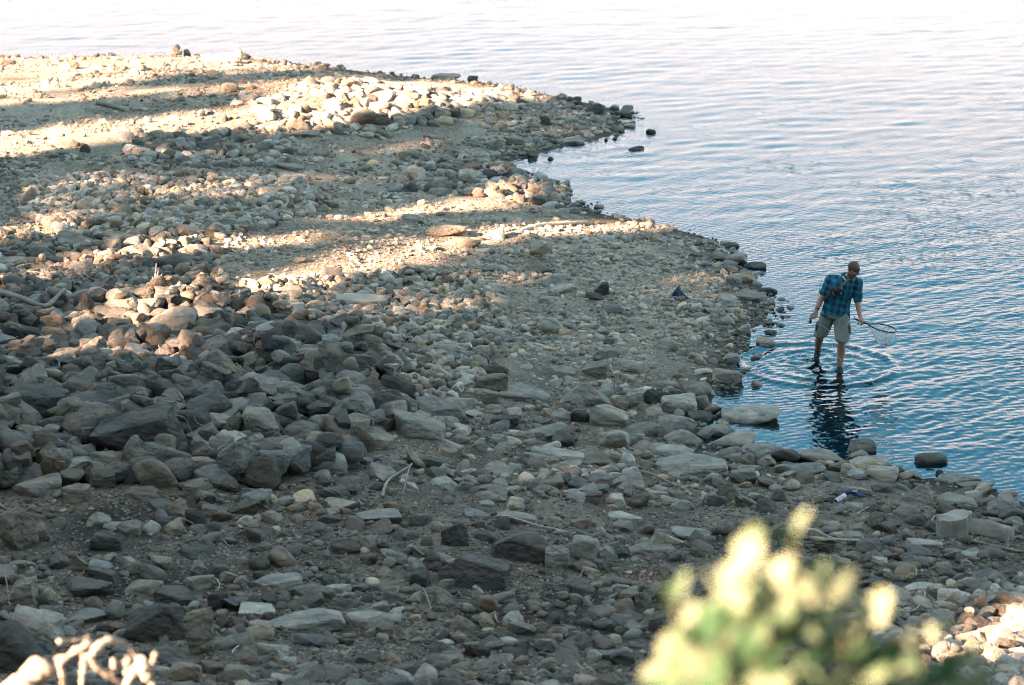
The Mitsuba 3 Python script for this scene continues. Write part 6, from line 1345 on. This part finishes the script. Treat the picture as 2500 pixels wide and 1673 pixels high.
for nm, pts, rad, sd in (('hoop', hoop, np.full(41, .0105), 8), ('handle', [h0, h0 + h_dir * .03, hc, h1 - h_dir * .03, h1], [.011, .015, .016, .014, .012], 10)):
    hm_ = tube(np.array(pts), rad, sd)
    hm_.vertices = to_lake(hm_.vertices)
    put('landing_net__' + nm, hm_, 'dark_wood', True)
cl = h0 + np.array([[0, 0, 0], [-.012, 0, .012], [-.02, 0, .03], [-.008, 0, .04], [.004, 0, .03]])
cm = tube(cl, np.full(5, .006), 6)
cm.vertices = to_lake(cm.vertices)
put('landing_net__clip', cm, 'black_plastic', True)
cen = h1 + E1 * .5
strands, NB, ND = [], 36, 12
lv = np.linspace(0, 1, ND)
bag = np.zeros((ND, NB + 1, 3))
tb_ = np.linspace(-math.pi, math.pi, NB + 1)
sb = (1 + np.cos(tb_)) / 2
rim = h1 + sb[:, None] * E1 + (0.5 * np.sin(tb_) * np.sqrt(sb) ** .55)[:, None] * E2
for k_, l_ in enumerate(lv):
    shrink = 1 - .62 * l_ ** 1.8 - .06 * math.sin(math.pi * l_)
    bag[k_] = cen + (rim - cen) * shrink + np.array([.02 * l_, 0, -.255 * l_]) + np.array([0, 0, -.02]) * np.cos(3 * tb_)[:, None] * l_
bag[-1] = bag[-1] * .55 + bag[-1].mean(0) * .45
wires = [bag[k_] for k_ in range(1, ND)] + [bag[:, j_] for j_ in range(NB)]
bm = trimesh.util.concatenate([tube(w_, np.full(len(w_), .0046), 4) for w_ in wires] + [tube(np.array([bag[-1, j_], bag[-1, (NB // 2 - j_) % NB]]), [.0046, .0046], 4) for j_ in range(0, NB // 2, 2)])
bm.vertices = to_lake(bm.vertices)
put('landing_net__mesh_bag', bm, 'clear_rubber', False)

# fly rod and reel in the right hand, the thin rod trailing back behind him
gp = J['wrR'] + hand_dirR * .085 + np.array([-.02, -.025, -.005])
rd = unit([.05, .98, .10])
scene['cork'] = {'type': 'principled', 'roughness': 0.8, 'base_color': proc(lambda p, n, uv: mix((0.30, 0.22, 0.12), (0.42, 0.32, 0.19), noise(p.x * 160, p.y * 160, p.z * 160)))}
tag('fishing_rod', 'fly rod with cork grip and black reel held low in the right hand', 'fishing rod')
for nm, mesh_, mt in (('grip', tube([gp - rd * .07, gp - rd * .03, gp + rd * .05, gp + rd * .11], [.012, .014, .013, .009], 9), 'cork'), ('shaft', tube([gp + rd * .10, gp + rd * 1.2 + (0, 0, .01), gp + rd * 2.5 + (0, 0, -.02)], [.004, .0028, .0012], 6), 'wet_black')):
    mesh_.vertices = to_lake(mesh_.vertices)
    put('fishing_rod__' + nm, mesh_, mt, True)
rc = gp - rd * .085 + np.array([-.042, 0, -.028])
rl = union([Manifold.hull_points(np.array([rc + np.array([dx_, .045 * math.cos(t), .045 * math.sin(t)]) for dx_ in (-.016, .016) for t in np.arange(0, 6.28, .26)], np.float32)), blob((rc + (.0, 0, .03), .010), (gp - rd * .05, .010)), blob((rc + (-.03, -.02, -.018), .009), (rc + (-.012, -.02, -.018), .005))])
rl = settle(rl, .012, 0)
rl.vertices = to_lake(rl.vertices)
put('fishing_rod__reel', rl, 'black_plastic', 35)
fl = np.array([rc + (0, -.02, -.03), (-.02, -.02, .60), (.03, -.06, .44), (.09, -.09, .30), (.15, -.085, .21), (.205, -.07, .10), (.25, -.05, -.01)])
s_ = np.linspace(0, 1, len(fl))
from scipy.interpolate import CubicSpline
fl = CubicSpline(s_, fl)(np.linspace(0, 1, 24))
fm = tube(fl, np.full(24, .0022), 4)
fm.vertices = to_lake(fm.vertices)
put('fishing_line', fm, 'clear_rubber', True)
tag('fishing_line', 'thin pale fishing line hanging in front of the bare shin', 'fishing line')

# water thrown up by the back foot
rng = np.random.default_rng(6)
sp_ = []
for _ in range(46):
    a_, r_ = rng.uniform(1.2, 5.2), abs(rng.normal()) * .07 + .05
    c_ = np.array([-.20 + r_ * 1.4 * math.cos(a_) - .03, .62 + r_ * math.sin(a_) * .7, rng.random() ** 2 * .07])
    b_ = trimesh.creation.icosphere(subdivisions=1, radius=rng.uniform(.004, .013))
    b_.vertices = to_lake(np.array(b_.vertices) * [1.5, 1, .7] + c_)
    sp_.append(b_)
scene['foam_white'] = {'type': 'principled', 'roughness': 0.25, 'specular': 0.5, 'base_color': proc(lambda p, n, uv: mix((0.55, 0.62, 0.65), (0.72, 0.76, 0.78), noise(p.x * 60, p.y * 60, p.z * 60)))}
put('splash', trimesh.util.concatenate(sp_), 'foam_white', True)
tag('splash', 'small white splash of water at the back foot of the wading man', 'splash', kind='stuff')

# ---------------------------------------------------------------- driftwood, sticks and things left on the beach
def wood_colour(p, n, uv):
    g = fbm(p.x * 9, p.y * 9, p.z * 9, 3)
    return mix((0.17, 0.135, 0.10), (0.40, 0.34, 0.27), g) * (0.8 + 0.4 * noise(p.x * 70, p.y * 70, p.z * 70))


scene['weathered_wood'] = {'type': 'principled', 'roughness': 0.85, 'specular': 0.2, 'base_color': proc(wood_colour)}
scene['bleached_wood'] = {'type': 'principled', 'roughness': 0.8, 'specular': 0.2, 'base_color': proc(lambda p, n, uv: wood_colour(p, n, uv) * mi.Color3f(1.55, 1.5, 1.42))}


def top_at(x, y, r=0.1):
    s = patch(x, y, r)
    return float(np.quantile(TOP[s], 0.7)) if s else ground_at(x, y)


def gnarled(points, r0, r1, sides=9, n=26, rough=0.18, seed=1):
    p = np.asarray(points, float)
    if len(p) > 2:
        p = CubicSpline(np.linspace(0, 1, len(p)), p)(np.linspace(0, 1, n))
    else:
        p = p[0] + (p[1] - p[0]) * np.linspace(0, 1, n)[:, None]
    r = np.linspace(r0, r1, n) * (1 + rough * (meshkit.noise(np.stack([np.linspace(0, 7, n) + seed, np.zeros(n), np.zeros(n)], 1)) - .5) * 2)
    m = tube(p, r, sides)
    v = np.array(m.vertices)
    m.vertices = v + (meshkit.noise(v * 2.2 / max(r0, .01) * .5 + seed, 3)[:, None] - .5) * m.vertex_normals * r0 * rough * 2
    return m


for n_, (name, label, r, pts, dz) in enumerate(STICKS):
    zs = np.array([top_at(x, y) for x, y in pts])
    zs = np.minimum(zs, np.median(zs) + 0.08) + dz * (0.3 if r > .03 else 0.5)
    P3 = np.column_stack([np.array(pts), zs + r * .6])
    if label.startswith('short white stick'):
        P3 = np.array([P3[0], P3[0] + (.01, .02, .20)])
    if label.startswith('thin upright twig'):
        P3[:, 2] += np.array([.22, .1, 0])
    k = put(key_for(name), gnarled(P3, r, r * .55, seed=n_ * 3), 'bleached_wood' if any(w in label for w in ('pale', 'bleached', 'white')) else 'weathered_wood', True)
    tag(k, label, 'log' if 'log' in name else 'branch' if 'branch' in name else 'twig')
    if 'forked' in label:
        a = P3[-1]
        fork = np.array([a, a * .5 + (P3[1] + (.22, -.06, 0)) * .5 + (0, 0, .05), P3[0] + (.24, .02, .02)])
        put(k + '__fork', gnarled(fork, r * .6, r * .3, seed=44), 'weathered_wood', True)

# pale stump-like driftwood on the far strip
x, y = PALEWOOD
z = ground_at(x, y)
k = 'driftwood_stump'
put(k + '__log', gnarled([(x - .75, y - .1, z + .10), (x - .3, y, z + .16), (x + .15, y + .05, z + .16)], .11, .15, seed=9), 'bleached_wood', True)
put(k + '__root', gnarled([(x + .10, y + .05, z + .12), (x + .16, y + .05, z + .28), (x + .10, y + .06, z + .42)], .13, .07, seed=19), 'bleached_wood', True)
tag(k, 'bleached driftwood log with an upright root on the far sunlit strip', 'driftwood')

# splintered upright snag and the heap of twigs on the left
x, y = SPLINTER
z = top_at(x, y)
k = 'dry_snag'
for i_, (dx, dy, h, lean) in enumerate(((0, 0, .34, .02), (.02, .01, .27, .03), (-.03, .01, .22, .04), (.04, -.02, .19, .07), (-.01, -.03, .15, -.04), (.03, .02, .13, .10))):
    put(key_for(k + '__splinter'), gnarled([(x + dx, y + dy, z - .06), (x + dx + lean * .4, y + dy, z + h * .5), (x + dx + lean, y + dy + .02, z + h)], .030, .004, 6, 12, .25, i_), 'weathered_wood', True)
tag(k, 'bleached splintered snag standing among the stones on the left', 'snag')
x, y = TWIGS
rng = np.random.default_rng(17)
tw = []
for i_ in range(34):
    a = rng.uniform(0, 6.28)
    l = rng.uniform(.25, .75)
    c = np.array([x + rng.normal() * .28, y + rng.normal() * .18, 0])
    c[2] = top_at(c[0], c[1]) + rng.uniform(.02, .14)
    d = np.array([math.cos(a), math.sin(a) * .6, rng.uniform(-.1, .35)]) * l / 2
    b = rng.normal(size=3) * .05
    tw.append(gnarled([c - d, c + b, c + d], rng.uniform(.005, .011), .003, 5, 9, .1, i_))
put('twig_heap', trimesh.util.concatenate(tw), 'weathered_wood', True)
tag('twig_heap', 'tangled heap of thin dry twigs on the stones at the left', 'twigs', kind='stuff')

# cut stump and split log on the near right shore
x, y = STUMP
z = ground_at(x, y)
sm = trimesh.creation.cylinder(radius=.18, height=.24, sections=40)
sm = sm.subdivide().subdivide()
v = np.array(sm.vertices)
ang = np.arctan2(v[:, 1], v[:, 0])
rr = np.hypot(v[:, 0], v[:, 1])
fl = 1 + (.10 * np.sin(5 * ang + 1) + .22 * (meshkit.noise(np.column_stack([np.cos(ang) * 5, np.sin(ang) * 5, v[:, 2] * 3]), 4) - .5)) * (rr > .12) + .5 * np.clip(-v[:, 2] - .02, 0, 1) * (rr > .1) * (1 + .6 * np.sin(4 * ang))
sm.vertices = np.column_stack([v[:, 0] * fl, v[:, 1] * fl, v[:, 2] + .04 * v[:, 0] / .19 * (v[:, 2] > .1) + .05 * (meshkit.noise(v * 14, 3) - .5) * (v[:, 2] > .1)]) * [1.1, 1.0, 1.0] + [x, y + .15, z + .09]
put('tree_stump', sm, 'weathered_wood', 40)
tag('tree_stump', 'low grey cut tree stump on the near right shore', 'stump')
x, y = SPLIT
z = ground_at(x, y)
sl = Manifold.hull_points(np.array([(-.28, .05, .20), (.28, -.10, .14), (-.28, .13, .02), (.28, 0, -.04), (-.27, -.07, .05), (.27, -.2, -.03), (-.05, .0, .20), (.2, -.15, .12)], np.float32))
sl = settle(sl, .03, 1)
v = np.array(sl.vertices)
sl.vertices = v + sl.vertex_normals * ((meshkit.fbm(v * [4, 30, 30], 2, 3) - .5) * .025)[:, None] + [x, y + .05, z]
put('split_log', sl, 'weathered_wood', True)
tag('split_log', 'short split log lying just right of the cut stump', 'log')

# dark blue scrap of cloth propped on the gravel
x, y = BLUE
z = top_at(x, y)
n_, m_ = 13, 13
s_, t_ = np.meshgrid(np.linspace(-1, 1, n_), np.linspace(0, 1, m_), indexing='ij')
bx_ = s_ * .085 * (1.05 - .75 * t_ ** 1.5) + .03 * t_ ** 2 - .015
bz_ = .20 * t_ * (1 - .25 * s_ ** 2) + .01
by_ = .05 * np.cos(s_ * 2.2) * (1 - t_) - .035 * np.sin(s_ * 3 + t_ * 2) + .05 * t_
gv = np.stack([bx_, by_, bz_], -1).reshape(-1, 3)
gv2 = gv + [0, .012, 0]
i = np.arange(n_ * m_).reshape(n_, m_)
q = np.stack([i[:-1, :-1], i[1:, :-1], i[1:, 1:], i[:-1, 1:]], -1).reshape(-1, 4)
N_ = n_ * m_
edge = np.concatenate([i[0, :], i[1:, -1], i[-1, -2::-1], i[-2:0:-1, 0]])
e2 = np.roll(edge, -1)
rim_q = np.stack([edge, e2, e2 + N_, edge + N_], -1)
q = np.vstack([q, q[:, ::-1] + N_, rim_q])
cm = trimesh.Trimesh(np.vstack([gv, gv2]) + [x, y, z - .01], np.vstack([q[:, [0, 1, 2]], q[:, [0, 2, 3]]]), process=False)
scene['navy_cloth'] = {'type': 'twosided', 'b': {'type': 'principled', 'roughness': 0.75, 'base_color': proc(lambda p, n, uv: mix((0.012, 0.03, 0.075), (0.025, 0.055, 0.12), noise(p.x * 40, p.y * 40, p.z * 40)))}}
put('cloth_scrap__peak', cm, 'navy_cloth', 50)
tl = gnarled([(x + .05, y, z + .10), (x + .11, y - .03, z + .03), (x + .17, y - .05, z + .0)], .022, .010, 7, 12, .2, 3)
put('cloth_scrap__tail', tl, 'navy_cloth', True)
tag('cloth_scrap', 'dark blue peaked scrap of cloth standing on the gravel near the right shore', 'cloth')

# a discarded tube and a dark strap beside it
x, y = TUBE
z = top_at(x, y) + .03
d = unit([.20, .17, .055])
ln, ro, ri = .17, .029, .024
prof = trimesh.creation.annulus(r_min=ri, r_max=ro, height=ln, sections=28)
zx = unit(np.cross([0, 0, 1], d))
M_ = np.column_stack([zx, np.cross(d, zx), d])
prof.vertices = np.array(prof.vertices) @ M_.T + [x + .06, y + .05, z + .035]
scene['pale_plastic'] = {'type': 'principled', 'roughness': 0.3, 'specular': 0.5, 'base_color': proc(lambda p, n, uv: mix((0.36, 0.30, 0.28), (0.62, 0.55, 0.54), smoothstep(0.25, 0.6, fbm(p.x * 30, p.y * 30, p.z * 30, 2))))}
put('discarded_tube__shell', prof, 'pale_plastic', 40)
lin = trimesh.creation.cylinder(radius=ri * .98, height=ln * .9, sections=24)
lin.vertices = np.array(lin.vertices) @ M_.T + [x + .06, y + .05, z + .035]
put('discarded_tube__dark_core', lin, 'black_plastic', 40)  # black solid core filling the tube just inside its ends
tag('discarded_tube', 'pale pink open-ended tube lying on the gravel against a stone', 'tube')
sm = union([blob(((x + .17, y + .22, z + .05), (.035, .03, .03)), ((x + .24, y + .20, z + .07), (.03, .03, .025))), blob(((x + .22, y + .22, z + .05), (.04, .04, .025)), ((x + .34, y + .16, z + .03), (.05, .03, .02)))])
put('discarded_strap__loop', settle(sm, .02, 4), 'navy_cloth', True)
put('discarded_strap__buckle', settle(blob(((x + .235, y + .16, z + .085), (.022, .012, .008)), ((x + .265, y + .16, z + .09), (.012, .012, .008))), .02, 1), 'pale_plastic', True)
tag('discarded_strap', 'dark blue strap with a white buckle lying behind the pale pink tube', 'strap')

# bits of dry root, twig and grass caught between the stones
rng = np.random.default_rng(63)
bits = []
for i_ in range(230):
    y = 19.5 + rng.random() ** 1.4 * 22
    x = rng.uniform(-1, 1) * y * 0.22
    if shore_dist(np.array([x]), np.array([y]))[0] < .5:
        continue
    a, l = rng.uniform(0, 6.28), rng.uniform(.06, .34)
    d = np.array([math.cos(a), math.sin(a)]) * l / 2
    c = np.array([x, y])
    p3 = [np.array([*(c + d * t_ + rng.normal(size=2) * l * .10), 0]) for t_ in (-1, -.3, .3, 1)]
    for q_ in p3:
        q_[2] = top_at(q_[0], q_[1], .06) + rng.uniform(.0, .02)
    p3[-1][2] += rng.random() ** 3 * .08
    bits.append(gnarled(p3, rng.uniform(.003, .008), .0015, 4, 7, .1, i_))
half = len(bits) // 2
put('plant_debris__001', trimesh.util.concatenate(bits[:half]), 'weathered_wood', True)
put('plant_debris__002', trimesh.util.concatenate(bits[half:]), 'bleached_wood', True)
tag('plant_debris', 'thin dry roots, twigs and grass caught between the stones', kind='stuff')

# ---------------------------------------------------------------- close to the viewer: driftwood root and a leafy bush, out of focus
for n_, (r, pts) in enumerate(ROOT):
    P3 = np.array(pts)
    put(key_for('driftwood_root__limb'), gnarled(P3, r, r * (.8 if r > .06 else .35), 10, 24, .45, n_ * 5 + 2), 'bleached_wood', True)
tag('driftwood_root', 'sun-bleached driftwood root with bent limbs, blurred in the bottom left corner', 'driftwood')

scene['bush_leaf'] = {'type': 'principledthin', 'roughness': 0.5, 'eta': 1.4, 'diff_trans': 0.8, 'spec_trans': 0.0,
                      'base_color': proc(lambda p, n, uv: mix((0.05, 0.105, 0.045), (0.33, 0.36, 0.22), smoothstep(0.3, 0.7, fbm(p.x * 11, p.y * 11, p.z * 11, 2))))}  # pale end of the leaf colour paints in blown sun highlights
scene['green_stem'] = {'type': 'principled', 'roughness': 0.7, 'base_color': proc(lambda p, n, uv: mix((0.10, 0.075, 0.04), (0.14, 0.15, 0.06), noise(p.x * 20, p.y * 20, p.z * 20)))}
th = np.linspace(-2.75, 2.75, 23)
lr = .5 * (0.62 + 0.38 * np.abs(np.cos(1.45 * th)) ** .8) * (1 - .12 * np.abs(th) / 2.75)
lx, ly = lr * np.sin(th), .42 + lr * np.cos(th) * 1.15
rim_ = np.stack([lx, ly, .22 * np.abs(lx) - .18 * (ly - .3) ** 2], 1)
lv_ = np.vstack([[[0, .38, -.02]], rim_])
lf_ = np.array([[0, k + 1, k] for k in range(1, len(rim_))] + [[0, 1, len(rim_)]])
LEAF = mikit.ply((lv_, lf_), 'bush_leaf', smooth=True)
rng = np.random.default_rng(23)
bx, by = 0.62, 4.45
base = np.array([bx, by, ground_at(bx, by) - 0.05])
leaf_places = []
for n_, tip in enumerate(SHOOTS):
    tip = np.array(tip)
    root = base + [rng.normal() * .12, rng.normal() * .10, 0]
    knee = root * .45 + tip * .55 + [rng.normal() * .03, rng.normal() * .03, .10]
    knee[2] = min(knee[2], tip[2] - .12)
    path = CubicSpline([0, .6, 1], np.array([root, knee, tip - (0, 0, .03)]))(np.linspace(0, 1, 14))
    put(key_for('leafy_bush__stem'), tube(path, np.linspace(.009, .0025, 14), 6), 'green_stem', True)
    n_l = 14
    for j in range(n_l):
        s = 1 - (j / n_l) ** 1.15 * .52
        c = np.array([np.interp(s, np.linspace(0, 1, 14), path[:, a]) for a in range(3)])
        az = j * 2.4 + rng.normal() * .4
        out = np.array([math.cos(az), math.sin(az), rng.uniform(-.1, .9) + (1.2 if j < 2 else 0)])
        out /= np.linalg.norm(out)
        size = rng.uniform(.060, .105) * (.72 if j < 2 else 1)
        nrm = np.array([rng.normal() * .5, rng.normal() * .5, 1.0]) + SUN * rng.uniform(0, 1.6)
        nrm = nrm - out * (nrm @ out)
        nrm /= np.linalg.norm(nrm)
        sd_ = np.cross(out, nrm)
        M4 = np.eye(4)
        M4[:3, 0], M4[:3, 1], M4[:3, 2], M4[:3, 3] = sd_ * size, out * size, nrm * size, c + out * .012
        leaf_places.append((float(c[2]), M4))
leaf_places.sort(key=lambda q: -q[0])
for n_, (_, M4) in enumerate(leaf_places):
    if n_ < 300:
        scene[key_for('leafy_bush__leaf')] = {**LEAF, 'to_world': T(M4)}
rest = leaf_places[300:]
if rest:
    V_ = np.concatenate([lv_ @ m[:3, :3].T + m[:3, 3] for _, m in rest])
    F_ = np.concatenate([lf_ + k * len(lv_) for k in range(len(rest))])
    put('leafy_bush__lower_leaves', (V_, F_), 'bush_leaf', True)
    labels['leafy_bush__lower_leaves'] = {'kind': 'stuff'}
tag('leafy_bush', 'pale green leafy bush close to the viewer, blurred at the bottom right', 'bush')
